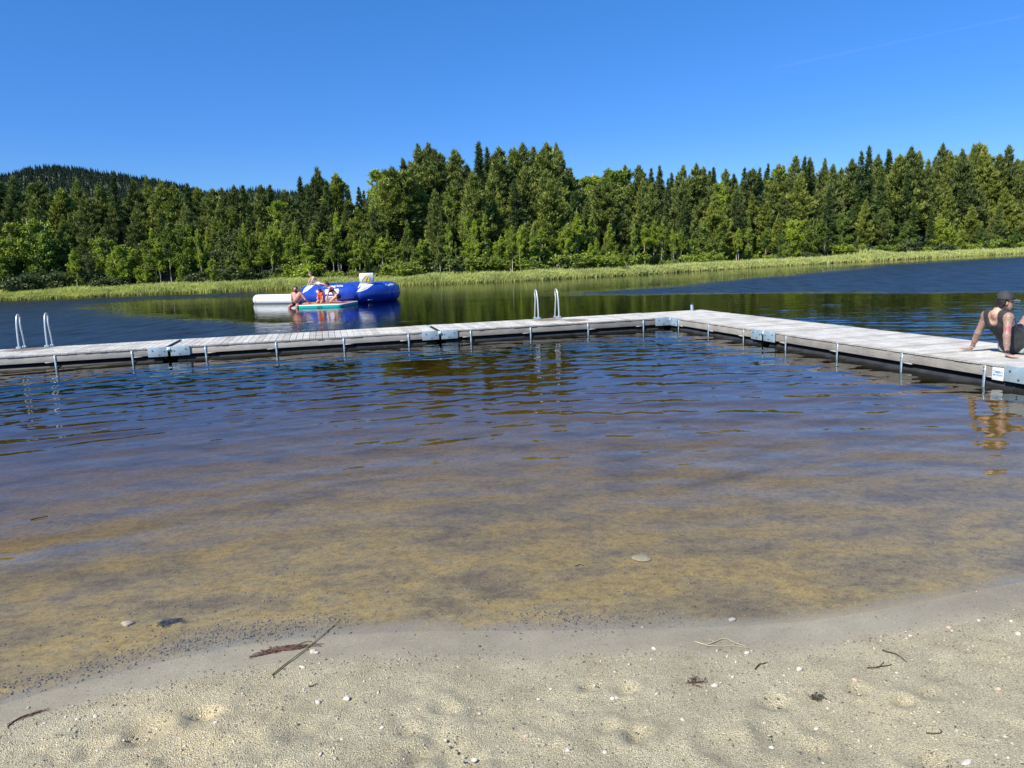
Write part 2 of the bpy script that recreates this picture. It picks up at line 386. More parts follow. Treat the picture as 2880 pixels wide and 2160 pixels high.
# --- water: a closed body so that the brown bog water tints what lies under it by its depth
def wave_height(x, y):
    """waves of the bathing bay as a sum of crossing trains"""
    g = np.random.default_rng(11); z = np.zeros_like(x)
    patch = .25+1.5*fbm(x*.6+2, y*.8, 3, 61)
    # arcs running in to the shore
    for k in range(16):
        lam = g.uniform(.34, 1.15); cx, cy = g.normal(.6, 1.6), g.normal(-7, 2.5); ph = g.uniform(0, 6.28)
        sl = .0155*g.uniform(.5, 1.2)*(.8 if lam < .6 else 1.25)
        r = np.hypot(x-cx, y-cy); z += sl*lam/6.283*np.sin(6.283*r/lam+ph+2.2*np.sin(x*.55+ph)+1.5*np.sin(y*.7+2*ph))
    # trains crossing at an angle
    for k in range(34):
        lam = g.uniform(.17, .75); th = g.normal(1.57, .75); ph = g.uniform(0, 6.28)
        sl = .0125*g.uniform(.5, 1.2)
        z += sl*lam/6.283*np.sin(6.283*(x*math.cos(th)+y*math.sin(th))/lam+ph+1.3*np.sin(x*1.1+y*.6+ph))
    return .52*z*patch
ys = np.concatenate([np.linspace(-6, 2.2, 6), np.arange(2.4, 6.5, .028), np.arange(6.5, 12, .03), np.arange(12, 21, .04), np.geomspace(21, 60, 260), np.geomspace(60.5, 320, 60)])
us = np.concatenate([np.linspace(-2.3, -.92, 30), np.linspace(-.9, .9, 560), np.linspace(.92, 2.3, 30)])
YY, UU = np.meshgrid(ys, us, indexing='ij')
XX = UU*(np.maximum(YY, 0)+2.2)+0*YY
dN = d_near(XX, YY)
C0 = np.array([4.147, 19.097]); UL = np.array([-.9704, -.2411]); UR = np.array([.2411, -.9704])
q = (XX-C0[0])*UR[0]+(YY-C0[1])*UR[1]            # < 0: beyond the left arm of the dock
qr = (XX-C0[0])*-UL[0]+(YY-C0[1])*-UL[1]         # > 0: beyond the right arm
inbay = np.clip(1+q/.6, 0, 1)*np.clip(1-(qr-1)/.8, 0, 1)
amp = np.clip((dN-.3)/2.4, 0, 1)**1.2*np.clip(inbay, 0, 1)
amp = np.maximum(amp, .75*np.clip((qr-1)/1.5, 0, 1)*np.clip((34-YY)/14, 0, 1)*np.clip(dN/2, 0, 1))
amp = np.maximum(amp, .30*np.clip(-q/2, 0, 1)*np.clip((45-YY)/15, 0, 1))
ZZ = wave_height(XX, YY)*amp
# ripple strength: wind-ruffled against sheltered water
def blob(x0, y0, rx, ry, rot=0.0):
    c, s = math.cos(rot), math.sin(rot); dx, dy = XX-x0, YY-y0
    return np.exp(-(((dx*c+dy*s)/rx)**2+((-dx*s+dy*c)/ry)**2))
def poly_mask(px_pts, soft):
    """1 inside a patch of lake outlined on the water plane, 0 outside, with a soft wavering edge"""
    P = np.array([at_z(x, y)[:2] for x, y in px_pts]); X, Y = XX, YY+1.2*(fbm(XX*.16, YY*.4, 4, 77)-.5)*5*np.clip(YY/40, .2, 1.5)
    ins = np.zeros(X.shape, bool); dm = np.full(X.shape, 1e9)
    for k in range(len(P)):
        a, b = P[k], P[(k+1) % len(P)]
        ins ^= ((a[1] > Y) != (b[1] > Y)) & (X < (b[0]-a[0])*(Y-a[1])/(b[1]-a[1]+1e-9)+a[0])
        ab = b-a; t = np.clip(((X-a[0])*ab[0]+(Y-a[1])*ab[1])/(ab@ab), 0, 1); dm = np.minimum(dm, np.hypot(X-a[0]-t*ab[0], Y-a[1]-t*ab[1]))
    sd = np.where(ins, dm, -dm); sw = soft*np.clip(YY/40, .35, 2.0); q_ = np.clip(sd/sw*.5+.5, 0, 1)
    return q_*q_*(3-2*q_)
right = poly_mask([(1640, 826), (1800, 813), (1960, 803), (2160, 778), (2500, 745), (2880, 722), (3300, 705), (3300, 812), (2880, 819), (2400, 821), (2000, 824), (1800, 828)], 3.0)
left = poly_mask([(-500, 872), (0, 850), (330, 836), (700, 822), (745, 828), (700, 836), (420, 842), (270, 856), (300, 878), (500, 893), (640, 912), (700, 945), (600, 960), (0, 1000), (-500, 1060)], 2.2)
low = poly_mask([(-500, 1000), (0, 938), (500, 918), (1000, 900), (1160, 905), (1000, 930), (0, 1010), (-500, 1080)], 1.5)
ruf = .045+.95*np.maximum(right, .85*left)+.25*low+.05*(fbm(XX*.12, YY*.5, 3, 73)-.35)
ruf *= np.clip(1-(smooth_interp(XX, FAR)-YY < 3.0)*.55, 0, 1)
ruf = np.clip(ruf, .03, 1.2)*np.clip(-q/1.2, 0, 1)+.018*np.clip(1+q/.5, 0, 1)
rr_ = .05+.95*right+.08*fbm(XX*.2, YY*.7, 3, 73)
ruf = np.where((qr > 1.8) & (q > -1.2), np.maximum(ruf, rr_), ruf)
ruf *= np.clip(dN/1.2, .05, 1)
nr, nc = XX.shape
top = np.stack([XX, YY, ZZ], -1).reshape(-1, 3)
F = grid_faces(nr, nc)
loop = np.concatenate([np.arange(nc), np.arange(1, nr)*nc+nc-1, (nr-1)*nc+np.arange(nc-2, -1, -1), np.arange(nr-2, 0, -1)*nc])
low = top[loop].copy(); low[:, 2] = -9.0
nb = len(top); m_ = len(loop); k = np.arange(m_); k2 = (k+1) % m_
side = np.stack([loop[k2], loop[k], nb+k, nb+k2], -1)
cen = np.array([[0, 60, -9.0]]); capf = np.stack([np.full(m_, nb+m_), nb+k2, nb+k], -1)
def water_build(N, L, p, nt):
    N.remove(p); out = N['Material Output']
    pos = geopos(N); a = attr(N, 'ruffle')
    n1 = noise(N, L, pos, 3.4, 3, .55, (.75, 1.25, 1)); n2 = noise(N, L, pos, 9.0, 3, .6, (.7, 1.3, 1))
    h = math_(N, L, 'ADD', math_(N, L, 'MULTIPLY', n1, .075), math_(N, L, 'MULTIPLY', n2, .022))
    h = math_(N, L, 'MULTIPLY', h, a)
    b = N.new('ShaderNodeBump'); b.inputs['Strength'].default_value = 1.0; b.inputs['Distance'].default_value = 1.0
    L.new(h, b.inputs['Height'])
    fr = nd(N, 'ShaderNodeFresnel'); bk = N.new('ShaderNodeNewGeometry').outputs['Backfacing']; L.new(math_(N, L, 'MULTIPLY_ADD', bk, 1/1.58-1.58, 1.58), fr.inputs['IOR'])      # light coming up from the bed meets no total reflection (the sheet does not bend rays)
    L.new(b.outputs[0], fr.inputs['Normal'])
    gl = nd(N, 'ShaderNodeBsdfGlossy'); gl.inputs['Roughness'].default_value = .02; L.new(b.outputs[0], gl.inputs['Normal'])
    tr = N.new('ShaderNodeBsdfTransparent'); mx = N.new('ShaderNodeMixShader')
    L.new(fr.outputs[0], mx.inputs[0]); L.new(tr.outputs[0], mx.inputs[1]); L.new(gl.outputs[0], mx.inputs[2])
    # wind-ruffled stretches far out: facets too small to see, so a rough surface over the dark depths
    pr = N.new('ShaderNodeBsdfPrincipled'); pr.inputs['Base Color'].default_value = (.010, .012, .010, 1); pr.inputs['Roughness'].default_value = .38; pr.inputs['IOR'].default_value = 1.40
    b2 = N.new('ShaderNodeBump'); b2.inputs['Strength'].default_value = 1.0; b2.inputs['Distance'].default_value = 1.0
    n3 = noise(N, L, pos, 2.2, 4, .6, (.6, 1.6, 1)); L.new(math_(N, L, 'MULTIPLY', n3, .10), b2.inputs['Height'])
    n4 = noise(N, L, pos, 1.0, 4, .65, (2.2, .42, 1)); L.new(math_(N, L, 'MULTIPLY_ADD', n4, 2.6, .32, ), pr.inputs['IOR']); L.new(math_(N, L, 'MULTIPLY_ADD', n4, -.35, .52), pr.inputs['Roughness']); L.new(b2.outputs[0], pr.inputs['Normal'])
    mr = nd(N, 'ShaderNodeMapRange', interpolation_type='SMOOTHSTEP'); L.new(math_(N, L, 'MULTIPLY_ADD', math_(N, L, 'SUBTRACT', n4, .5), 1.1, a), mr.inputs[0]); mr.inputs[1].default_value = .15; mr.inputs[2].default_value = .9
    mz = N.new('ShaderNodeMixShader'); L.new(mr.outputs[0], mz.inputs[0]); L.new(mx.outputs[0], mz.inputs[1]); L.new(pr.outputs[0], mz.inputs[2])
    L.new(mz.outputs[0], out.inputs['Surface'])
    va = N.new('ShaderNodeVolumeAbsorption'); va.inputs['Color'].default_value = (.785, .725, .48, 1); va.inputs['Density'].default_value = 3.0
    L.new(va.outputs[0], out.inputs['Volume'])
MAT_WATER = mat('lake_water', water_build)
me = new_mesh('water', np.concatenate([top, low, cen]), [F, side, capf], True, {'ruffle': np.concatenate([ruf.ravel(), np.zeros(m_+1)])})
add_obj('water', me, MAT_WATER, kind='structure')
# ------------------------------------------------------------------ the floating dock
def wood_build(base, grain, dirt, knots=False, axis='X'):
    def b(N, L, p, nt):
        co = objco(N); v = attr(N, 'v')
        st = (1.2, 22, 22) if axis == 'X' else (22, 1.2, 22)
        g = noise(N, L, co, 3.0, 6, .65, st); g2 = noise(N, L, co, 1.1, 4, .6, (2, 2, 2)); g3 = noise(N, L, co, 9.0, 5, .7, st)
        c = ramp(N, L, g, [(.32, tuple(x*.62 for x in base)), (.5, base), (.7, tuple(min(1, x*1.22) for x in base))])
        c = mixc(N, L, grain, c, ramp(N, L, g3, [(.35, (.55, .53, .5)), (.55, (1, 1, 1))]), 'MULTIPLY')
        c = mixc(N, L, dirt, c, ramp(N, L, g2, [(.35, (.62, .58, .52)), (.6, (1.06, 1.06, 1.06))]), 'MULTIPLY')
        tone = ramp(N, L, v, [(0, (.72, .70, .66)), (.45, (1, 1, 1)), (.9, (1.12, 1.1, 1.06)), (1.0, (1.12, 1.1, 1.06))])
        c = mixc(N, L, 1.0, c, tone, 'MULTIPLY')
        wet = math_(N, L, 'GREATER_THAN', v, 1.5)
        wv = math_(N, L, 'SUBTRACT', v, 2.0, clamp=True)
        c = mixc(N, L, math_(N, L, 'MULTIPLY', wet, math_(N, L, 'MINIMUM', wv, 1.0)), c, (.22, .17, .13))
        if knots:
            vo = nd(N, 'ShaderNodeTexVoronoi'); mp = N.new('ShaderNodeMapping'); mp.inputs['Scale'].default_value = (1.7, 1, 7.0)
            L.new(co, mp.inputs[0]); L.new(mp.outputs[0], vo.inputs['Vector']); vo.inputs['Scale'].default_value = 1.6
            kk = ramp(N, L, vo.outputs['Distance'], [(.0, (.30, .24, .2)), (.045, (.5, .45, .4)), (.075, (1.5, 1.4, 1.3)), (.13, (1, 1, 1))])
            c = mixc(N, L, .8, c, kk, 'MULTIPLY')
        L.new(c, p.inputs['Base Color']); p.inputs['Roughness'].default_value = .85
        bump(N, L, g3, p, .5, .006)
    return b
MAT_DECK = mat('weathered_decking', wood_build((.60, .595, .565), .6, .6, axis='Y'))
MAT_FASCIA = mat('weathered_beam', wood_build((.36, .345, .32), .55, .6, True))
MAT_FASCIA_L = mat('pale_beam', wood_build((.48, .455, .415), .4, .4, True))
MAT_PIPE = plain('black_plastic_pipe', (.035, .037, .04), .42, var=.35, scale=4, bmp=.05)
def galv_build(N, L, p, nt):
    co = objco(N); v = nd(N, 'ShaderNodeTexVoronoi'); v.inputs['Scale'].default_value = 60; L.new(co, v.inputs['Vector'])
    n = noise(N, L, co, 5, 4)
    c = ramp(N, L, v.outputs['Color'], [(0, (.34, .46, .53)), (1, (.45, .57, .64))])
    c = mixc(N, L, .6, c, ramp(N, L, n, [(.35, (.7, .72, .74)), (.65, (1.1, 1.1, 1.1))]), 'MULTIPLY')
    L.new(c, p.inputs['Base Color']); p.inputs['Metallic'].default_value = .35; p.inputs['Roughness'].default_value = .5
MAT_GALV = mat('galvanised_steel', galv_build)
MAT_BOLT = plain('bolt_steel', (.12, .13, .14), .5, .6)
MAT_DARK = plain('dark_timber', (.02, .018, .016), .9)
MAT_END = mat('plank_ends', wood_build((.40, .36, .27), .3, .6))

DW, DL, DECKZ, GAP = 1.79, 6.0, 0.2808, 0.05
def dock_section(label, origin, ang, length=DL, wets=(), seed=0, fascia=None, skip_front=()):
    """local frame: x along the inner edge, y across towards the open lake, z = 0 on top of the boards"""
    g = np.random.default_rng(seed)
    t = thing('dock_section', label, 'dock', (*origin, DECKZ), ang, 'floating dock sections hinged end to end')
    bl = MB(); x = GAP; pitch = .147
    while x < length-GAP-.06:
        w = min(pitch-.008, length-GAP-x); tone = g.uniform(.15, .95); ny = 14
        z1 = g.uniform(-.002, .001); y0 = -.014+g.uniform(-.006, .004); y1 = DW+.014+g.uniform(-.005, .005)
        yy = np.linspace(y0, y1, ny+1); xm = x+w/2
        val = np.full(ny+1, tone)
        for (wx, wy, rx, ry) in wets:
            f = np.clip(1.35-np.sqrt(((xm-wx+g.normal(0, .05))/rx)**2+((yy-wy)/ry)**2), 0, 1); val = np.where(f > .02, 2.0+np.clip(f*1.6, 0, 1), val)
        # plank cross-section: chamfered top with two shallow grooves
        gx = w/3; prof = [(0, -.03), (0, -.004), (.004, 0), (gx-.004, 0), (gx, -.003), (gx+.004, 0), (2*gx-.004, 0), (2*gx, -.003), (2*gx+.004, 0), (w-.004, 0), (w, -.004), (w, -.03)]
        npf = len(prof); V = np.array([[(x+px, yv, z1+pz) for px, pz in prof] for yv in yy]).reshape(-1, 3)
        i = np.arange(ny)[:, None]*npf; j = np.arange(npf)[None]; j2 = (j+1) % npf
        Q = np.stack([i+j, i+npf+j, i+npf+j2, i+j2], -1).reshape(-1, 4)
        bl.add(V, Q, a=np.repeat(val, npf))
        for e, base in ((0, 0), (1, ny*npf)):
            # end caps as quads: rim strip to the bottom edge
            b0, b1 = base, base+npf-1
            T = [(b0, base+k, base+k+1) if e else (b0, base+k+1, base+k) for k in range(1, npf-1)]
            bl.add(V, None, T, a=tone*.4)
        x += pitch
    bl.obj('decking', MAT_DECK, t)
    fm = fascia or MAT_FASCIA
    for (ya, yb, nm) in ((0.0, .048, 'side_beam'), (DW-.048, DW, 'side_beam')):
        MB().box(.07, length-.07, ya, yb, -.178, -.0325, a=g.uniform(.3, .6), bev=.004).obj(nm, fm, t)
    en = MB()
    for xa in (.02, length-.068): en.box(xa, xa+.046, .05, DW-.05, -.175, -.034, a=.3)
    for xa in np.arange(.8, length-.5, .8): en.box(xa, xa+.046, .05, DW-.05, -.175, -.034, a=.3)
    en.obj('joists', MAT_DARK, t)
    for yc in (.197, DW-.197):
        pm = MB(); rr = .205
        pm.tube([(.14, yc, -.405), (.145, yc, -.405), (.16, yc, -.405), (.16, yc, -.405), (.40, yc, -.405), (length-.4, yc, -.405), (length-.16, yc, -.405), (length-.145, yc, -.405), (length-.14, yc, -.405)],
                [.12, .18, .2, rr, rr, rr, .2, .18, .12], 32)
        for xa in (.30, length-.33): pm.tube([(xa, yc, -.405), (xa+.001, yc, -.405), (xa+.029, yc, -.405), (xa+.03, yc, -.405)], [rr, rr+.008, rr+.008, rr], 32, cap=False)
        po = pm.obj('float_pipe', MAT_PIPE, t); shade_auto(po, 35)
    for k, f in enumerate((.125, .375, .625, .875)):
        xb = f*length
        for side, y0 in ((-1, 0.0), (1, DW)):
            if side == -1 and k in skip_front: continue
            ya, yb = (y0-.009, y0-.001) if side < 0 else (y0+.001, y0+.009)
            a = MB(); zs_ = (-.038, -.15, -.20, -.27, -.31, -.34); bo_ = (0, 0, 0, 0, 0, 0)
            for q_ in range(5):
                c0, c1 = side*bo_[q_], side*bo_[q_+1]; z0, z1 = zs_[q_], zs_[q_+1]
                V = [(x_, y_, z_) for z_, o_ in ((z0, c0), (z1, c1)) for x_, y_ in ((xb-.020, ya+o_), (xb+.020, ya+o_), (xb+.020, yb+o_), (xb-.020, yb+o_))]
                a.add(V, [(0, 1, 5, 4), (1, 2, 6, 5), (2, 3, 7, 6), (3, 0, 4, 7)]+([(3, 2, 1, 0)] if q_ == 0 else []))
            br = a.obj('bracket', MAT_GALV, t)
            if side < 0:
                for zb in (-.062, -.108): MB().tube([(xb, ya-.001, zb), (xb, ya-.010, zb)], .0085, 8).obj('bolt', MAT_BOLT, br)
            if side > 0: continue
            dx = g.choice([-1, 1]); MB().box(min(xb+dx*.03, xb+dx*.2), max(xb+dx*.03, xb+dx*.2), (y0-.004) if side < 0 else y0-.12, (y0+.12) if side < 0 else y0+.004, -.196, -.1785, a=.9).obj('beam_end', MAT_FASCIA_L, t)
    for xa, sgn in ((0.028, 1), (length-.028, -1)):
        for side, y0 in ((-1, 0.0), (1, DW)):
            pl = MB(); x0, x1 = sorted((xa, xa+sgn*.40)); ya, yb = (y0-.0275, y0-.0165) if side < 0 else (y0+.0165, y0+.0275)
            pl.box(x0, x1, ya, yb, -.205, .004, bev=.003)
            po = pl.obj('joint_plate', MAT_GALV, t)
            if side < 0:
                for fx, fz in ((.09, -.06), (.22, -.16), (.33, -.085)):
                    xx = xa+sgn*(.40-fx); MB().tube([(xx, ya-.001, fz), (xx, ya-.012, fz)], .013, 8).obj('bolt', MAT_BOLT, po)
            # hinge lug
            lg = MB(); xl = xa-sgn*.012; lg.tube([(xl, y0+side*.02, -.062), (xl, y0+side*.045, -.062)], .03, 12); lg.box(xl-.02, xl+.02, min(y0+side*.018, y0+side*.03), max(y0+side*.018, y0+side*.03), -.1, .0)
            lg.obj('hinge', MAT_GALV, t)
    return t
ANG_L = math.atan2(-UL[1], -UL[0])          # left arm: x runs from left to right along the inner edge
def on_left(k): return C0+UL*DL*k
def sec_left(k): o = on_left(k); return (o[0], o[1])
# ladder places along the left arm (distance from the corner joint along the inner edge)
LADC = 2.90; LADL = 15.25
def ladder_local(dist, k): return DL*k-dist
dock_section('grey timber dock section from the corner to the next joint, with the middle ladder', sec_left(1), ANG_L, wets=[(DL-LADC, 1.35, .42, .5), (DL-LADC+.55, .75, .35, .42)], seed=1)
dock_section('grey timber dock section left of the middle ladder section, in front of the inflatables', sec_left(2), ANG_L, seed=2, fascia=MAT_FASCIA_L)
dock_section('grey timber dock section at the left edge of the photo, with a ladder', sec_left(3), ANG_L, wets=[(DL*3-LADL, 1.45, .5, .42)], seed=3, fascia=MAT_FASCIA_L)
# right arm: its first section makes the corner; local x runs away from the viewer, y to the right
ANG_R = math.atan2(UR[1], UR[0])
def sec_right(s0):
    # mirrored numbering: local x along UR, local y must point to -UL (right); UR x z.. handled by placing the origin at the far end
    o = C0+UR*s0; return (o[0], o[1])
dock_section('grey timber corner section that carries the dock from the back arm to the right', sec_right(-DW), ANG_R, seed=4, skip_front=(0,))
dock_section('grey timber dock section on the right with the tattooed person sitting on it', sec_right(DL-DW), ANG_R, seed=5)
dock_section('grey timber dock section nearest the shore at the right edge', sec_right(2*DL-DW), ANG_R, seed=6)
# plate on the corner section next to the inner corner
cs = [o for o in bpy.data.objects if o.name.startswith('dock_section') and 'corner section' in o.get('label', '')][0]
pl = MB().box(DW+.03, DW+.43, -.0275, -.0165, -.205, .004, bev=.003).obj('joint_plate', MAT_GALV, cs)
for fx, fz in ((.12, -.06), (.25, -.16), (.36, -.085)): MB().tube([(DW+.03+fx, -.027, fz), (DW+.03+fx, -.039, fz)], .013, 8).obj('bolt', MAT_BOLT, pl)

# ------------------------------------------------------------------ ladders, pole, sign
MAT_ALU = plain('aluminium_tube', (.60, .63, .64), .38, .45, var=.06)
MAT_WHITE = plain('white_paint', (.78, .79, .78), .5, var=.04)
def ladder(label, dist):
    o = C0+UL*dist
    t = thing('swim_ladder', label, 'ladder', (o[0], o[1], DECKZ), ANG_L, 'swim ladders hooked over the dock edge')
    ra = []
    for sx in (-.29, .29):
        P = []
        y0, y1 = 1.70, 2.07
        for z in (.02, .12, .25, .4, .52): P.append((sx, y0+.10*max(0, z-.1)**1.3, z))
        c = (y0+y1)/2+.02
        for a in np.linspace(R(165), R(15), 10): P.append((sx, c+math.cos(a)*.115, .66+math.sin(a)*.13))
        for z in (.58, .45, .3, .1, -.2, -.6, -1.0): P.append((sx, y1-.12*max(0, (z+.05)/.6)**1.2, z))
        P = np.array(P)
        # resample smoothly
        d = np.r_[0, np.cumsum(np.linalg.norm(np.diff(P, axis=0), axis=1))]; tt = np.linspace(0, d[-1], 60)
        Pq = np.stack([np.interp(tt, d, P[:, k]) for k in range(3)], -1)
        for _ in range(3): Pq[1:-1] = .25*Pq[:-2]+.5*Pq[1:-1]+.25*Pq[2:]
        r = MB().tube(Pq, .0195, 12).obj('handrail', MAT_ALU, t); shade_auto(r, 60)
        b = MB().box(sx-.05, sx+.05, 1.62, 2.09, .002, .014, bev=.002)
        b.box(sx-.05, sx+.05, 1.66, 1.735, .013, .05, bev=.004); b.box(sx-.03, sx+.03, 2.02, 2.095, -.05, .03, bev=.004)
        fo = b.obj('mounting_plate', MAT_GALV, t)
        MB().tube([(sx+.03, 1.86, .012), (sx+.03, 1.86, .055)], .012, 8).obj('bolt', MAT_GALV, fo)
    for z in (-.32, -.6, -.88):
        MB().box(-.275, .275, 2.04, 2.10, z-.012, z+.012, bev=.004).obj('step', MAT_ALU, t)
    return t
ladder('aluminium swim ladder with two hoop rails near the middle of the dock', 2.756)
ladder('aluminium swim ladder with two hoop rails at the left end of the dock', 15.21)

t = thing('mooring_pole', 'short galvanised steel pole with a black cap behind the dock corner', 'pole', (5.17, 20.97, 0))
po = MB().tube([(0.06, 0, -3.4), (0, 0, DECKZ), (-.012, 0, .47)], .042, 20).obj('pole', MAT_GALV, t); shade_auto(po)
ca = MB().tube([(-.012, 0, .455), (-.0135, 0, .478), (-.0138, 0, .482)], [.047, .047, .035], 20).obj('cap', MAT_PIPE, t); shade_auto(ca)

def text_mesh(name, s, size, extrude=0.0, font_scale=(1, 1), bold=0.0, spacing=1.0):
    cu = bpy.data.curves.new(name, 'FONT'); cu.body = s; cu.size = size; cu.extrude = extrude; cu.align_x = 'CENTER'; cu.align_y = 'CENTER'
    cu.offset = bold; cu.resolution_u = 3; cu.space_character = spacing
    o = bpy.data.objects.new(name, cu); COL.objects.link(o)
    dg = bpy.context.evaluated_depsgraph_get(); me = bpy.data.meshes.new_from_object(o.evaluated_get(dg))
    bpy.data.objects.remove(o); bpy.data.curves.remove(cu)
    me.name = name; me.materials.clear(); return me
MAT_BLUEINK = plain('blue_print', (.02, .25, .50), .6, var=.1)
MAT_SIGN = plain('white_sign_plastic', (.80, .81, .79), .4, var=.03)
so = C0+UR*(DL-DW+5.46)
t = thing('sign', 'square white sign with blue TIMBO BRYGGAN lettering screwed to the dock beam', 'sign', (so[0], so[1], DECKZ), ANG_R)
MB().box(-.088, .088, -.0045, -.0012, -.214, -.034, bev=.0012).obj('panel', MAT_SIGN, t)
for s, sz, zz, sx in (('TIMBO', .052, -.106, 1.0), ('BRYGGAN', .034, -.146, .93)):
    me = text_mesh('lettering', s, sz, bold=.0012)
    V = np.empty(len(me.vertices)*3, np.float32); me.vertices.foreach_get('co', V); V = V.reshape(-1, 3)
    V2 = np.stack([V[:, 0]*sx, np.full(len(V), -.0056), V[:, 1]+zz], -1); me.vertices.foreach_set('co', V2.ravel().astype(np.float32)); me.update()
    add_obj('lettering', me, MAT_BLUEINK, t)
MB().box(-.03, .03, -.0056, -.005, -.180, -.177).obj('lettering', plain('grey_print', (.55, .6, .63), .6), t)
# ------------------------------------------------------------------ trees
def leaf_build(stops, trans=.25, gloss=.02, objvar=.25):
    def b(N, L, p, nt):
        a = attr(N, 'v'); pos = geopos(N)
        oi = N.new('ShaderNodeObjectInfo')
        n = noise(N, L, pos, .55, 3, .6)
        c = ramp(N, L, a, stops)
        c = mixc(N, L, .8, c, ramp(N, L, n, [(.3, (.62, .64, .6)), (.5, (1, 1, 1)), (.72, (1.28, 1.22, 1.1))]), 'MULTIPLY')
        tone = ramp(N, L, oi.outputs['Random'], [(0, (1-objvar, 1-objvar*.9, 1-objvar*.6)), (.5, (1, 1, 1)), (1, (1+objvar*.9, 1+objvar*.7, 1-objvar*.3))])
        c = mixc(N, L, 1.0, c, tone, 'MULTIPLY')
        out = N['Material Output']; N.remove(p)
        df = N.new('ShaderNodeBsdfDiffuse'); tl = N.new('ShaderNodeBsdfTranslucent'); gl = N.new('ShaderNodeBsdfGlossy')
        L.new(c, df.inputs[0]); L.new(mixc(N, L, 1.0, c, (1.2, 1.25, .6), 'MULTIPLY'), tl.inputs[0]); gl.inputs['Roughness'].default_value = .45
        m1 = N.new('ShaderNodeMixShader'); m1.inputs[0].default_value = trans; L.new(df.outputs[0], m1.inputs[1]); L.new(tl.outputs[0], m1.inputs[2])
        m2 = N.new('ShaderNodeMixShader'); m2.inputs[0].default_value = gloss; L.new(m1.outputs[0], m2.inputs[1]); L.new(gl.outputs[0], m2.inputs[2])
        L.new(m2.outputs[0], out.inputs['Surface'])
    return b
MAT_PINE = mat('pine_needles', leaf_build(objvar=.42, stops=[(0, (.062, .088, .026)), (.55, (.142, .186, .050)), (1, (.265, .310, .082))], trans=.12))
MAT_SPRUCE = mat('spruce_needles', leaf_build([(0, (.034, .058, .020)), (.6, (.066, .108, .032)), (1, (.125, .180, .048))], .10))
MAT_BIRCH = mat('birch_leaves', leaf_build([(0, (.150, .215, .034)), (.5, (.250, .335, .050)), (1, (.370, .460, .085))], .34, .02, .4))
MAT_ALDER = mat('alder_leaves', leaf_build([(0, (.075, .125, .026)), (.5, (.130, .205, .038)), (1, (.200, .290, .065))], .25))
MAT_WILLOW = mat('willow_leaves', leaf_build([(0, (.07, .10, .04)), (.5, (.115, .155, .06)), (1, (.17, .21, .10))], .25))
def bark_build(base, dark, sc):
    def b(N, L, p, nt):
        co = objco(N); n = noise(N, L, co, sc, 4, .7, (1.5, 1.5, .6))
        L.new(ramp(N, L, n, [(.38, dark), (.52, base), (.75, tuple(min(1, x*1.25) for x in base))]), p.inputs['Base Color']); p.inputs['Roughness'].default_value = .9
    return b
MAT_PBARK = mat('pine_bark', bark_build((.20, .115, .07), (.07, .045, .035), 4))
MAT_BBARK = mat('birch_bark', bark_build((.52, .47, .38), (.10, .085, .07), 5))
MAT_GBARK = mat('grey_bark', bark_build((.20, .18, .15), (.08, .07, .06), 5))

def unit(v): return v/(np.linalg.norm(v, axis=-1, keepdims=True)+1e-9)
def blades(P, D, Ln, Wd, g):
    n = len(P); s = unit(np.cross(D, g.normal(size=(n, 3)))); hw = (Wd/2)[:, None]
    V = np.stack([P-s*hw, P+s*hw, P+D*Ln[:, None]], 1).reshape(-1, 3)
    return V, np.arange(3*n).reshape(-1, 3)
def leaves(P, g, size, hang=.25):
    n = len(P); nrm = unit(g.normal(size=(n, 3))+np.array([0, 0, .35])); u = unit(np.cross(nrm, g.normal(size=(n, 3)))); v = np.cross(nrm, u)
    s = (size*g.uniform(.6, 1.3, n))[:, None]
    V = np.stack([P-u*s*.62, P-v*s*.42, P+u*s*.62, P+v*s*.42], 1).reshape(-1, 3)
    return V, np.arange(4*n).reshape(-1, 4)

def trunk_path(g, h, lean=.02, wob=.1, n=9):
    z = np.linspace(-.3, h, n); lx, ly = g.normal(0, lean, 2)
    P = np.stack([lx*z+np.r_[0, np.cumsum(g.normal(0, wob/n, n-1))], ly*z+np.r_[0, np.cumsum(g.normal(0, wob/n, n-1))], z], -1)
    return P
def on_path(P, z): return np.stack([np.interp(z, P[:, 2], P[:, k]) for k in range(3)], -1)

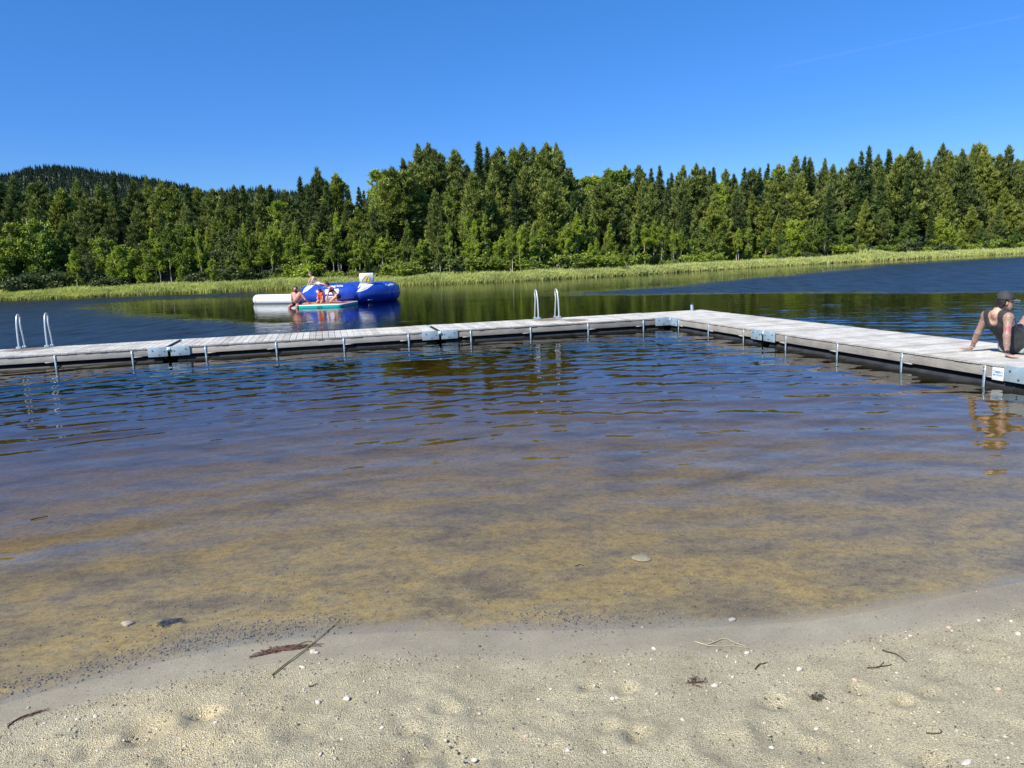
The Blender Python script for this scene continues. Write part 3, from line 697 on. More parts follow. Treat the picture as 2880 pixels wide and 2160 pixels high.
def make_conifer(seed, h, r, kind):
    """kind 'pine': full crown of up-swept shoots; 'spruce': narrow cone with drooping boughs; 'oldpine': rounded clumps on a bare lower stem"""
    g = np.random.default_rng(seed)
    tr = MB(); P = trunk_path(g, h*(.97 if kind != 'oldpine' else .9), .015, .25)
    tr.tube(P, np.linspace(h*.013+.03, .015, len(P)), 7)
    base = {'pine': .10, 'spruce': .05, 'oldpine': .38}[kind]
    nb = int({'pine': 15, 'spruce': 19, 'oldpine': 13}[kind]*h)
    tz = np.sort(g.uniform(base, .985, nb)**(.9)); az = g.uniform(0, 6.283, nb)
    lump = .50+.95*fbm(az*1.1+seed*3.1, tz*5, 2, seed)
    if kind == 'pine': prof = np.minimum(1, ((1-tz)/.66))**(.68+.08*(seed % 4))*np.minimum(1, (tz-base)/.16+.45)
    elif kind == 'spruce': prof = (1-tz)**.95*np.minimum(1, (tz-base)/.06+.6)
    else: prof = np.sqrt(np.clip(1-((tz-.70)/.34)**2, .02, 1))
    Lb = r*prof*lump*g.uniform(.72, 1.12, nb)+.09
    pit = {'pine': g.uniform(.15, .75, nb)+.5*tz**3, 'spruce': g.uniform(-.42, .05, nb)+.75*tz**4, 'oldpine': g.uniform(-.1, .7, nb)}[kind]
    root = on_path(P, tz*h*.97)
    D = np.stack([np.cos(az)*np.cos(pit), np.sin(az)*np.cos(pit), np.sin(pit)], -1)
    for k in range(0, nb, 3):
        if Lb[k] > .5: tr.tube([root[k], root[k]+D[k]*Lb[k]*.8], [.02+.006*Lb[k], .006], 4, cap=False)
    # tufts along the boughs, denser towards their ends
    PT, DT, VT = [], [], []
    per = np.maximum(3, (Lb*{'pine': 8.5, 'spruce': 9.5, 'oldpine': 9}[kind])).astype(int)
    for k in range(nb):
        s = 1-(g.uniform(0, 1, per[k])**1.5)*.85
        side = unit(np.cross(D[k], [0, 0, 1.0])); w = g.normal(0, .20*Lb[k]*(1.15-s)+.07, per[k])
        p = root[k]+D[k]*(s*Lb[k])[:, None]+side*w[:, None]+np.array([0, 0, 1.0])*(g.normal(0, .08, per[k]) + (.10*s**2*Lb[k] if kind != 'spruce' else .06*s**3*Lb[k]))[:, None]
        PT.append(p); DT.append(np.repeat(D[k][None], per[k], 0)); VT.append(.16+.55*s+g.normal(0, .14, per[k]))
    # leader
    nl = 34; zl = g.uniform(.93, 1.005, nl)*h; PT.append(np.stack([np.interp(zl, P[:, 2], P[:, 0]), np.interp(zl, P[:, 2], P[:, 1]), zl], -1)+g.normal(0, .035, (nl, 3))); DT.append(np.tile([0, 0, 1.0], (nl, 1))); VT.append(g.uniform(.5, .9, nl))
    PT, DT, VT = np.concatenate(PT), np.concatenate(DT), np.concatenate(VT)
    nbl = {'pine': 7, 'spruce': 6, 'oldpine': 7}[kind]
    upw = {'pine': .75, 'spruce': .05, 'oldpine': .5}[kind]
    B = np.repeat(PT, nbl, 0)+g.normal(0, .05, (len(PT)*nbl, 3)); Db = unit(np.repeat(DT, nbl, 0)*.7+np.array([0, 0, upw])+g.normal(0, .55, (len(PT)*nbl, 3)))
    Ln = g.uniform(.26, .52, len(B))*(1.0 if kind != 'spruce' else .9); Wd = g.uniform(.07, .14, len(B))
    V, T = blades(B, Db, Ln, Wd, g)
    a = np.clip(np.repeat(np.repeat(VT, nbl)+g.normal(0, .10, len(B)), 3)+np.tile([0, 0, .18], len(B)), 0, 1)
    cm = new_mesh('crown', V, [T], False, {'v': a})
    return tr.mesh('trunk', True), cm

def make_broadleaf(seed, h, r, stems=1, base=.25, size=.15, n=8500, shape='oval', twig=True, lean=.04):
    g = np.random.default_rng(seed); tr = MB(); CP, CR = [], []
    for s in range(stems):
        hh = h*(1 if s == 0 else g.uniform(.72, 1.0)); off = np.array([0, 0, 0]) if s == 0 else np.array([*g.normal(0, .28*r/2.0+.12, 2), 0])
        P = trunk_path(g, hh*.95, lean*(1 if s == 0 else 2.6), .3)+off
        tr.tube(P, np.linspace(.018*h**.7+.03, .012, len(P)), 7)
        nb = int(26*h/6/stems**.5)+8
        tz = g.uniform(base, .99, nb); az = g.uniform(0, 6.283, nb)
        q = (tz-base)/(1-base)
        if shape == 'oval': prof = np.sqrt(np.clip(1-((q-.42)/.62)**2, .05, 1))
        elif shape == 'spire': prof = np.clip(1.08-q, .08, 1)**.75*np.minimum(1, .45+q*2.4)
        else: prof = np.sqrt(np.clip(1-((q-.30)/.75)**2, .05, 1))
        Lb = r*prof*g.uniform(.45, 1.08, nb)/(1 if stems == 1 else 1.25)
        pit = g.uniform(.1, .85, nb)
        root = on_path(P, tz*hh*.9); D = np.stack([np.cos(az)*np.cos(pit), np.sin(az)*np.cos(pit), np.sin(pit)], -1)
        tip = root+D*Lb[:, None]
        for k in range(0, nb, 2): tr.tube([root[k], root[k]+D[k]*Lb[k]*.5+[0, 0, .05], tip[k]], [.010+.008*Lb[k], .008, .004], 4, cap=False)
        for f in (1.0, .72, .45): CP.append(root+D*(Lb*f)[:, None]); CR.append((.16+.20*Lb*g.uniform(.6, 1.1, nb)))
    CP, CR = np.concatenate(CP), np.concatenate(CR)
    CP[:, 2] = np.minimum(CP[:, 2], h*1.0)
    wts = CR**2; idx = g.choice(len(CP), n, p=wts/wts.sum())
    rad = np.abs(g.normal(0, .62, n)); dv = unit(g.normal(size=(n, 3))); dv[:, 2] *= .8
    Pn = CP[idx]+dv*(rad*CR[idx])[:, None]; Pn[:, 2] -= .12*rad*CR[idx]
    Pn = Pn[Pn[:, 2] > .08]
    V, Q = leaves(Pn, g, size)
    c0 = g.uniform(.1, .75, len(CP)); a = np.clip(np.repeat(c0[idx[:len(Pn)]]+g.normal(0, .16, len(Pn)), 4), 0, 1)
    return tr.mesh('trunk', True), new_mesh('crown', V, [Q], False, {'v': a})

PROTO = {}
def proto(key, meshes, mt, mc):
    tm, cm = meshes; tm.materials.append(mt); cm.materials.append(mc); PROTO.setdefault(key, []).append((tm, cm))
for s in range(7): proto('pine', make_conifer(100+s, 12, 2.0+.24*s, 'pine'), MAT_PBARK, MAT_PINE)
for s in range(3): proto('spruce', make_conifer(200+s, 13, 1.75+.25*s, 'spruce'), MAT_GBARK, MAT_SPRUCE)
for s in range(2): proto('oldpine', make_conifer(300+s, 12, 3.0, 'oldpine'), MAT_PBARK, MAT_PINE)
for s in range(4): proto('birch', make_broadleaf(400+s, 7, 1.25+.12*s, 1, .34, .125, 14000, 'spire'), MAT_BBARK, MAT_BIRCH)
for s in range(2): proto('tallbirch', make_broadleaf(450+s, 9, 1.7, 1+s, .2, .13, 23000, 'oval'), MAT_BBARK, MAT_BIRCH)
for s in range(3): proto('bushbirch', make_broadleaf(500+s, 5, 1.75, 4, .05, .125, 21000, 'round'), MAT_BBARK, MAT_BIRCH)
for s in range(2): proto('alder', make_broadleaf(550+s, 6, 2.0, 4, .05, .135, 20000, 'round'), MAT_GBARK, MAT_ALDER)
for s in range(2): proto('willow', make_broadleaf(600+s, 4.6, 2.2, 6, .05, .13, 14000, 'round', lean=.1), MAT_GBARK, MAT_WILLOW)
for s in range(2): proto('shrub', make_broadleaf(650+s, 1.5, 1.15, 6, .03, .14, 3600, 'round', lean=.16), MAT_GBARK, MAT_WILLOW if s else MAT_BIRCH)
PH = dict(pine=12, spruce=13, oldpine=12, birch=7, tallbirch=9, bushbirch=5, alder=6, willow=4.6, shrub=1.5)
TG = np.random.default_rng(77)
def tree(kind, x, y, h, label, cat, group, wide=1.0, name=None, var=None):
    v = PROTO[kind][TG.integers(len(PROTO[kind])) if var is None else var]
    z = float(bank_z(x, y)); s = h/PH[kind]
    t = thing(name or {'pine': 'pine_tree', 'oldpine': 'pine_tree', 'spruce': 'spruce_tree', 'birch': 'birch_tree', 'tallbirch': 'birch_tree', 'bushbirch': 'birch_tree', 'alder': 'alder_tree', 'willow': 'willow_bush', 'shrub': 'shrub'}[kind], label, cat, (x, y, z-.05), TG.uniform(0, 6.28), group)
    t.scale = (s*wide, s*wide, s)
    for nm, me in zip(('trunk', 'crown'), v):
        o = bpy.data.objects.new(nm, me); COL.objects.link(o); o.parent = t
    return t
def place(px, depth):
    """ground point in the direction of image column px, depth metres behind the reeds' edge"""
    d = ray(px, 760); t0 = 60.0
    for _ in range(40):
        x, y = d[0]/d[1]*t0, t0; t0 += (depth-d_far(np.array([x]), np.array([y]))[0])*.7
    return d[0]/d[1]*t0, t0
def height_for(px, top, x, y):
    d = ray(px, top); return CAMH+y*d[2]/d[1]-float(bank_z(x, y))
ORD = ['first', 'second', 'third', 'fourth', 'fifth', 'sixth', 'seventh', 'eighth', 'ninth', 'tenth', 'eleventh', 'twelfth', 'thirteenth', 'fourteenth', 'fifteenth', 'sixteenth', 'seventeenth', 'eighteenth', 'nineteenth', 'twentieth']+['twenty-'+w for w in ('first', 'second', 'third', 'fourth', 'fifth', 'sixth', 'seventh', 'eighth', 'ninth')]+['thirtieth', 'thirty-first', 'thirty-second', 'thirty-third', 'thirty-fourth', 'thirty-fifth']
# crowns that cut the sky: image column and top of each, kind, relative breadth
SKY_L = [(-40,500,'p'),(-8,520,'p'),(33,476,'p'),(75,499,'p'),(112,520,'p'),(146,509,'p'),(200,531,'p'),(250,509,'p'),(300,522,'p'),(352,489,'s'),(400,512,'p'),(446,499,'p'),(480,515,'p'),(511,525,'p'),(557,518,'s'),(579,529,'p'),(620,533,'p'),(655,531,'p'),(683,527,'p'),(710,524,'s'),(743,523,'p'),(781,523,'s'),(815,538,'p')]
SKY_M = [(863,499,'s'),(892,498,'p'),(922,476,'p'),(964,488,'p'),(992,522,'s'),(1026,528,'s'),(1062,524,'p'),(1090,500,'p'),(1114,452,'b'),(1159,452,'p'),(1192,411,'p'),(1228,408,'p'),(1254,424,'p'),(1283,430,'p'),(1303,431,'p'),(1322,470,'p'),(1364,402,'S'),(1383,420,'s'),(1416,418,'p'),(1445,421,'p'),(1486,411,'p'),(1521,418,'s'),(1547,405,'p'),(1570,411,'p'),(1590,440,'p')]
SKY_R = [(1610,490,'p'),(1648,481,'b'),(1680,470,'b'),(1726,458,'b'),(1775,455,'b'),(1800,470,'p'),(1834,477,'s'),(1863,470,'s'),(1888,490,'s'),(1925,470,'p'),(1954,467,'p'),(1984,473,'p'),(2000,474,'s'),(2036,480,'p'),(2068,493,'s'),(2091,477,'s'),(2110,477,'p'),(2127,477,'s'),(2150,464,'s'),(2183,467,'p'),(2225,444,'p'),(2254,444,'s'),(2274,448,'p'),(2306,451,'p'),(2333,467,'p'),(2349,477,'p'),(2385,454,'p'),(2409,430,'s'),(2428,415,'s'),(2456,441,'p'),(2476,425,'s'),(2490,430,'s'),(2518,438,'p'),(2544,421,'p'),(2567,431,'p'),(2600,452,'p'),(2629,412,'p'),(2651,431,'p'),(2671,441,'p'),(2690,425,'p'),(2717,412,'p'),(2736,405,'p'),(2756,412,'p'),(2785,440,'p'),(2811,415,'p'),(2837,451,'p'),(2856,457,'p'),(2885,470,'p'),(2915,455,'p'),(2950,440,'p')]
KN = {'p': 'pine', 's': 'spruce', 'S': 'spruce', 'b': 'tallbirch'}
CN = {'p': ('pine', 'pine tree'), 's': ('spruce', 'spruce tree'), 'S': ('spruce', 'spruce tree'), 'b': ('birch', 'birch tree')}
for tab, where in ((SKY_L, 'on the low left skyline'), (SKY_M, 'on the high middle skyline'), (SKY_R, 'on the right-hand skyline')):
    cnt = {}
    for px, top, kd in tab:
        dep = TG.uniform(15, 25) if kd != 'S' else 15
        x, y = place(px, dep); h = height_for(px, top, x, y)
        w = TG.uniform(.92, 1.32)*(12/max(h, 9))**.35
        if kd == 's': w *= .85
        cnt[kd] = cnt.get(kd, 0)+1
        nm, cat = CN[kd]
        if kd == 'S': lab = 'tallest dark pointed spruce standing above the forest near the middle'
        else:
            i = cnt[kd]; o = ORD[i-1]
            tone = {'p': 'dark green pine', 's': 'slim pointed spruce', 'b': 'feathery blue-green birch'}[kd]
            lab = f'{tone} {where}, {o} {nm} there from the left'
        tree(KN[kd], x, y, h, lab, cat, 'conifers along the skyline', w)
# landmark trees below the skyline
for px, top, dep, kd, wd, lab, cat in [
    (1127, 484, 11, 'oldpine', 1.15, 'broad rounded pine with a pale bare limb left of the middle', 'pine tree'),
    (1707, 520, 10, 'oldpine', 1.0, 'brownish rounded pine in the middle of the right-hand forest', 'pine tree'),
    (1338, 487, 10, 'pine', 1.25, 'light green cone-shaped young pine in front of the tallest spruce', 'pine tree'),
    (1232, 536, 9, 'pine', .95, 'light green narrow young pine left of the cone-shaped one', 'pine tree'),
    (1272, 500, 12, 'tallbirch', .7, 'slender light birch with a white stem between two young pines', 'birch tree'),
    (790, 545, 12, 'tallbirch', 1.0, 'tall weeping pale green birch behind the bathers', 'birch tree'),
    (1831, 523, 10, 'pine', 1.05, 'yellowish green bushy pine right of the brownish rounded pine', 'pine tree'),
    (2019, 490, 11, 'tallbirch', .75, 'tall light green birch among the right-hand conifers', 'birch tree'),
    (2068, 536, 9, 'pine', .9, 'yellow-green pine right of the tall light birch', 'pine tree'),
    (2795, 575, 8, 'pine', 1.0, 'yellowish pine low at the right end of the forest', 'pine tree'),
    (1460, 520, 11, 'pine', 1.1, 'bushy green pine under the middle skyline, right of the tallest spruce', 'pine tree'),
    (1545, 480, 12, 'pine', 1.15, 'broad light pine at the right shoulder of the middle skyline', 'pine tree')]:
    x, y = place(px, dep); tree(kd, x, y, height_for(px, top, x, y), lab, cat, 'landmark trees of the far shore', wd)
# first row: birches, alders and willows just behind the reeds
FRONT = [(5,683,6,'birch',1.1),(60,610,9,'tallbirch',1.0),(105,600,9,'bushbirch',.9),(138,642,8,'alder',.9),(190,656,10,'alder',.9),(212,690,6,'birch',.9),(245,702,6.5,'willow',.7),(282,653,8,'bushbirch',.75),(348,679,5.5,'bushbirch',.85),(400,735,5,'bushbirch',.9),(435,664,6,'bushbirch',1.0),(534,653,6,'bushbirch',.85),(645,637,8,'willow',1.1),(602,718,5,'bushbirch',.7),(645,716,5,'birch',1.2),(690,712,5,'birch',1.2),
 (735,680,6,'birch',1.3),(778,664,7,'tallbirch',.7),(830,650,6,'birch',1.4),(866,672,5,'birch',1.2),(915,637,8,'birch',1.25),(955,641,7,'birch',1.2),(1000,668,5,'birch',1.1),(1040,637,6,'tallbirch',.8),(1075,655,6,'birch',1.3),(1114,666,5.5,'birch',1.2),(1172,690,5,'birch',1.3),(1205,668,7,'birch',1.1),(1273,700,5,'birch',1.2),(1322,663,6,'birch',1.1),(1377,683,5,'birch',1.3),(1412,650,7,'birch',1.1),(1436,634,6,'tallbirch',.75),
 (1472,621,7,'birch',1.1),(1500,650,5,'birch',1.2),(1531,627,6,'birch',1.2),(1580,640,6.5,'birch',1.0),(1622,598,6,'birch',.95),(1668,673,5,'birch',1.1),(1695,690,6,'birch',1.0),(1733,657,6,'birch',1.0),(1782,621,6,'birch',.85),(1814,618,7,'birch',.9),(1860,614,6,'birch',.8),(1905,647,5.5,'birch',1.0),(1948,647,6,'birch',1.0),(1977,614,7,'birch',.95),(2030,625,7,'birch',1.0),(2072,650,6,'birch',1.1),(2107,634,6,'tallbirch',.8),(2150,637,6,'birch',1.1),
 (2190,650,6,'alder',.8),(2225,608,5.5,'bushbirch',.85),(2287,605,5.5,'bushbirch',.85),(2209,673,5,'bushbirch',.8),(2368,592,8,'alder',.9),(2433,588,12,'alder',.95),(2505,614,10,'alder',.9),(2550,620,9,'alder',.85),(2404,673,5,'willow',.6),(2502,682,6,'willow',.65),(2570,690,5,'willow',.6),(2648,608,8,'bushbirch',.8),(2697,640,6,'bushbirch',.8),(2755,634,7,'alder',.8),(2800,655,6,'birch',1.1),(2845,640,7,'alder',.8),(2890,650,6,'alder',.8),(-30,650,7,'bushbirch',.9),(2930,640,7,'birch',1.1)]
FK = {'birch': ('slender birch', 'birch tree'), 'tallbirch': ('taller leafy birch', 'birch tree'), 'bushbirch': ('bushy bright green birch', 'birch tree'), 'alder': ('dark green rounded alder', 'alder tree'), 'willow': ('grey-green willow bush', 'bush')}
STR = [(470, 'left of the soil mound'), (720, 'right of the soil mound'), (1140, 'behind the inflatables'), (1600, 'behind the middle ladder'), (1960, 'behind the dock corner'), (2340, 'right of the dock pole'), (5000, 'behind the capped person')]
cnt = {}
for px, top, dep, kd, wd in FRONT:
    x, y = place(px, dep); h = height_for(px, top, x, y)
    st = next(s for lim, s in STR if px < lim); k = (kd, st); cnt[k] = cnt.get(k, 0)+1
    tree(kd, x, y, h, f'{FK[kd][0]} on the bank {st}, {ORD[cnt[k]-1]} from left',
         FK[kd][1], 'broadleaf trees just behind the reeds', wd*TG.uniform(.92, 1.08))
for i in range(104):
    px = 430+1900*(i+TG.uniform(0, 1))/104; fr = 790-(px-1440)*.028 if px < 1440 else 790-(px-1440)*.06
    x, y = place(px, TG.uniform(4.5, 11)); h = height_for(px, TG.triangular(545, 650, 700), x, y)
    tree('birch', x, y, max(2.5, h), 'thin young birch in the dense thicket along the far shore', 'birch tree', 'thin birches of the shore thicket', TG.uniform(.5, .85)*(4.5/max(3, h))**.4)
# conifers that fill the wood between the first row and the skyline
skx = np.array([(p[0], p[1]) for p in SKY_L+SKY_M+SKY_R], float); skx = skx[np.argsort(skx[:, 0])]
frx = np.array([(p[0], p[1]) for p in FRONT], float); frx = frx[np.argsort(frx[:, 0])]
for row, (n, d0, d1, f0, f1, wd) in enumerate(((46, 9, 12, .25, .62, 1.05), (46, 12, 16, .55, .9, 1.05), (62, 24, 42, .93, 1.06, 1.2))):
    for i in range(n):
        px = -90+3060*(i+TG.uniform(.1, .9))/n
        s = np.interp(px, skx[:, 0], skx[:, 1]); s = max(s, np.interp(px+25, skx[:, 0], skx[:, 1]), np.interp(px-25, skx[:, 0], skx[:, 1])); f = min(np.interp(px, frx[:, 0], frx[:, 1])+10, 700)
        top = f+(s-f)*TG.uniform(f0, f1) if row < 2 else s+TG.uniform(4, 18)
        x, y = place(px, TG.uniform(d0, d1)); h = height_for(px, top, x, y)
        tree('pine' if TG.random() < .74 else 'spruce', x, y, max(h, 3), 'dark conifer filling the forest between the shore birches and the skyline', 'conifer', 'conifers filling the wood', wd*TG.uniform(.85, 1.1), name='conifer_tree')
for i in range(84):
    px = -80+3040*(i+TG.uniform(0, 1))/84
    x, y = place(px, TG.uniform(3.2, 8.5)); tree('shrub', x, y, TG.uniform(.9, 2.1), 'low leafy undergrowth shrub at the foot of the far shore trees', 'shrub', 'undergrowth shrubs along the far shore', TG.uniform(1, 1.5))

# --- far wood on the hills: one mass
def hill_wood(name, fn, R0, wd, a0, a1, n, hm, seed, label):
    g = np.random.default_rng(seed); az = g.uniform(a0, a1, n); r = R0+g.uniform(-.9, .42, n)*wd
    x, y = r*np.sin(az), r*np.cos(az); z = hill_z(x, y, fn, R0, wd)-.5; h = hm*g.uniform(.55, 1.1, n); w = h*g.uniform(.17, .29, n)
    lv = 7; V, T, A = [], [], []
    for k in range(lv):      # tiers of ragged boughs
        m = 5; th = g.uniform(0, 6.28, n)
        zt = z+h*(.12+.88*(k+1)/lv); rr = w*(1-(k/lv))*g.uniform(.75, 1.15, n)
        for j in range(m):
            a1_, a2_ = th+j*6.283/m, th+(j+.85)*6.283/m; rj = rr*g.uniform(.6, 1.3, n); zb = zt-h*(.20+.1*g.random(n))
            tri = np.stack([np.stack([x+.1*rj*np.cos(a1_), y+.1*rj*np.sin(a1_), zt+h*.03], -1), np.stack([x+rj*np.cos(a1_), y+rj*np.sin(a1_), zb], -1), np.stack([x+rj*np.cos(a2_), y+rj*np.sin(a2_), zb+h*.03], -1)], 1)
            V.append(tri.reshape(-1, 3)); A.append(np.repeat(np.clip(g.normal(.45, .25, n), 0, 1), 3))
    V = np.concatenate(V); T = np.arange(len(V)).reshape(-1, 3)
    me = new_mesh(name, V, [T], False, {'v': np.concatenate(A)})
    add_obj(name, me, MAT_HILL, kind='stuff', label=label, category='forest')
MAT_HILL = mat('hazed_hill_conifers', leaf_build([(0, (.018, .033, .026)), (.55, (.028, .047, .035)), (1, (.046, .068, .044))], .05, 0.0))  # greens slightly lifted and blued: distance haze put into the needle colour
hill_wood('hillside_forest', H1, 900, 270, -.93, -.20, 12000, 7.5, 1, 'dark conifer forest covering the rounded hill at the left')
hill_wood('distant_forest', H2, 1700, 480, -.52, .02, 4500, 14, 2, 'thin conifer forest on the faint far ridge beside the hill')

# --- reeds: a belt of sedge in front of the trees
def reed_belt():
    g = np.random.default_rng(5); n = 210000
    az = np.arctan(g.uniform(-1.0, .95, n)); 
    # sample by direction so that the nearer stretch is as dense as it looks
    tx = np.tan(az); y = np.full(n, 66.0)
    for _ in range(12): y = y-d_far(tx*y, y)*.6
    dep = np.abs(g.normal(0, 1, n))**.9*1.9; dep = np.where(dep > 5.5, g.uniform(0, 5.5, n), dep)
    ybase = y+dep-.5+.35*(fbm(tx*60, tx*13, 2, 5)-.5)*2; x = tx*y+g.normal(0, .1, n)
    ok = (x > -95) & (x < 170); x, ybase, dep = x[ok], ybase[ok], dep[ok]; n = len(x)
    z = np.maximum(bank_z(x, ybase), -.12)
    clump = fbm(x*.45, ybase*.9, 3, 8); h = .51*(.52+.75*clump)*g.uniform(.6, 1.15, n)*np.clip(.65+dep*.4, .65, 1.1)*1.25
    dist = ybase/66.0; w = g.uniform(.024, .05, n)*dist
    th = g.uniform(0, 6.283, n); bend = g.uniform(.05, .42, n)*h; wind = .16*h
    dx, dy = np.cos(th)*bend+wind, np.sin(th)*bend
    sx, sy = -np.sin(th+.6)*w, np.cos(th+.6)*w
    B = np.stack([x, ybase, z], -1); S = np.stack([sx, sy, 0*x], -1); Mid = B+np.stack([dx*.25, dy*.25, h*.6], -1); Tip = B+np.stack([dx, dy, h], -1)
    V = np.stack([B-S, B+S, Mid+S*.8, Mid-S*.8, Tip], 1).reshape(-1, 3); k = np.arange(n)[:, None]*5
    a = np.clip(np.stack([0*h, 0*h, .5+0*h, .5+0*h, 1+0*h], 1)*.66+(clump[:, None]-.5)*.5+g.normal(0, .10, (n, 1)), 0, 1)
    me = new_mesh('reeds', V, [k+np.array([[0, 1, 2, 3]]), k+np.array([[3, 2, 4]])], False, {'v': a.ravel()})
    add_obj('reeds', me, mat('reed_blades', leaf_build([(0, (.52, .38, .16)), (.12, (.50, .44, .16)), (.35, (.40, .45, .14)), (1, (.56, .60, .26))], .3, objvar=0)), kind='stuff', label='belt of pale green sedge with yellow stalks along the far shore', category='reeds')
reed_belt()

# --- a faint contrail high in the upper right of the sky
ca_, cb_ = [CAM0+ray(*p)*9000.0 for p in ((2180, 190), (3050, 8))]
n_ = 40; tt = np.linspace(0, 1, n_)[:, None]; cg = np.random.default_rng(8)
P_ = ca_*(1-tt)+cb_*tt+cg.normal(0, 2.0, (n_, 3))
def contrail_build(N, L, p, nt):
    out = N['Material Output']; N.remove(p); t = N.new('ShaderNodeBsdfTransparent'); d = N.new('ShaderNodeBsdfDiffuse'); d.inputs[0].default_value = (.9, .9, .9, 1); m = N.new('ShaderNodeMixShader')
    L.new(math_(N, L, 'MULTIPLY', noise(N, L, geopos(N), .004, 4), .03), m.inputs[0]); L.new(t.outputs[0], m.inputs[1]); L.new(d.outputs[0], m.inputs[2]); L.new(m.outputs[0], out.inputs['Surface'])
co_ = MB().tube(P_, 13+3*np.sin(tt[:, 0]*9), 8).obj('contrail', mat('thin_vapour', contrail_build), None, True)
co_['label'] = 'faint white contrail across the blue sky at the upper right'; co_['category'] = 'contrail'
# ------------------------------------------------------------------ inflatables on the lake
def vinyl(name, col, var=.05, rough=.32):
    def b(N, L, p, nt):
        co = objco(N); n = noise(N, L, co, 2.2, 5, .65); n2 = noise(N, L, co, 7, 5, .7)
        c = ramp(N, L, n, [(.3, tuple(x*(1-var) for x in col)), (.7, tuple(min(1, x*(1+var)) for x in col))])
        c = mixc(N, L, ramp(N, L, n2, [(.60, (0, 0, 0)), (.78, (.22, .22, .22))]), c, (.45, .48, .55))
        L.new(c, p.inputs['Base Color']); p.inputs['Roughness'].default_value = rough
        p.inputs['Coat Weight'].default_value = .15; bump(N, L, n, p, .15, .03)
    return mat(name, b)
MAT_BLUE = vinyl('blue_vinyl', (.016, .058, .40), .2, .28)
MAT_VWHITE = vinyl('white_vinyl', (.74, .76, .76), .05, .4)
MAT_TEAL = vinyl('teal_vinyl', (.008, .50, .46), .08, .35)
MAT_CORAL = plain('coral_foam', (.52, .21, .12), .8, var=.12, scale=12)
MAT_YELLOW = plain('yellow_print', (.80, .58, .03), .5)
MAT_NAVY = plain('navy_print', (.06, .08, .17), .5)
MAT_MESHBLACK = plain('black_mesh', (.02, .02, .022), .8)
TC = at_y(986, 838, 40.35); TC = np.array([TC[0], TC[1], .43]); TRO, TRT, NSEG, SEG0 = 2.15, .53, 8, -37.0
tv = math.atan2(TC[0], TC[1])
def ring_pt(th, ph, off=0.0):
    """th: angle round the ring, 0 facing the viewer's shore, growing to the right; ph: angle round the tube from outside (0) to top (90)"""
    th = np.asarray(th, float); ph = np.asarray(ph, float)
    s = ((np.degrees(th)-SEG0)/(360/NSEG)) % 1.0
    r = TRT*(1-.11*np.exp(-(np.minimum(s, 1-s)/.055)**1.2))*(1+.02*np.sin(np.pi*s))+off
    rad = TRO+r*np.cos(ph)
    a = th - tv
    # direction towards the viewer at th = 0
    dx = math.sin(0)+np.sin(a); dy = -np.cos(a)
    return np.stack([rad*dx, rad*dy, r*np.sin(ph)], -1)
tr = thing('trampoline', 'large round blue inflatable water trampoline with white swooshes and a white block on its rim', 'trampoline', tuple(TC))
nth, nph = 384, 56
TH, PHI = np.meshgrid(np.linspace(0, 2*np.pi, nth, endpoint=False), np.linspace(0, 2*np.pi, nph, endpoint=False), indexing='ij')
V = ring_pt(TH, PHI).reshape(-1, 3)
i = np.arange(nth)[:, None]; j = np.arange(nph)[None]
Q = np.stack([i*nph+j, ((i+1) % nth)*nph+j, ((i+1) % nth)*nph+(j+1) % nph, i*nph+(j+1) % nph], -1).reshape(-1, 4)
add_obj('ring_tube', new_mesh('ring_tube', V, [Q[:, ::-1]], True), MAT_BLUE, tr)
# taut mat inside the ring
mm = MB(); k = 64; th = np.linspace(0, 2*np.pi, k, endpoint=False); rr = [0, .8, 1.5, 1.66]; zz = [.16, .18, .22, .24]
mm.add([(0, 0, .16)]); idx = []
for r_, z_ in zip(rr[1:], zz[1:]): mm.add(np.stack([r_*np.cos(th), r_*np.sin(th), 0*th+z_], -1))
T = [(0, 1+a, 1+(a+1) % k) for a in range(k)]; Q = [(1+b*k+a, 1+(b+1)*k+a, 1+(b+1)*k+(a+1) % k, 1+b*k+(a+1) % k) for b in range(2) for a in range(k)]
mm.V = [np.concatenate(mm.V)]; mm.A = [np.zeros(len(mm.V[0]))]; mm.T = [np.array(T)]; mm.Q = [np.array(Q)]
mm.obj('jump_mat', MAT_MESHBLACK, tr, True)
# prints on the ring: shapes given as (angle round ring, angle round tube) in degrees
def pip(P, x, y):
    P = np.asarray(P, float); c = np.zeros(x.shape, bool); n = len(P)
    for a in range(n):
        (x0, y0), (x1, y1) = P[a], P[(a+1) % n]
        with np.errstate(divide='ignore', invalid='ignore'):
            c ^= ((y0 > y) != (y1 > y)) & (x < (x1-x0)*(y-y0)/(y1-y0+1e-12)+x0)
    return c
def ring_print(name, poly, m, off=.004, label=None):
    P = np.asarray(poly, float); t0, t1, p0, p1 = P[:, 0].min(), P[:, 0].max(), P[:, 1].min(), P[:, 1].max()
    nt, np_ = max(3, int((t1-t0)/.10)), max(3, int((p1-p0)/.45))
    a, b = np.meshgrid(np.linspace(t0, t1, nt+1), np.linspace(p0, p1, np_+1), indexing='ij')
    V = ring_pt(np.radians(a), np.radians(b), off).reshape(-1, 3)
    F = grid_faces(nt+1, np_+1); ca = (a[:-1, :-1]+a[1:, 1:])/2; cb = (b[:-1, :-1]+b[1:, 1:])/2
    F = F[pip(P, ca, cb).ravel()]
    if not len(F): return
    return add_obj(name, new_mesh(name, V, [F], True), m, tr)
_g = np.meshgrid(np.radians(np.linspace(-95, 95, 381)), np.radians(np.linspace(-60, 130, 191)), indexing='ij')
_w = ring_pt(_g[0], _g[1])+TC
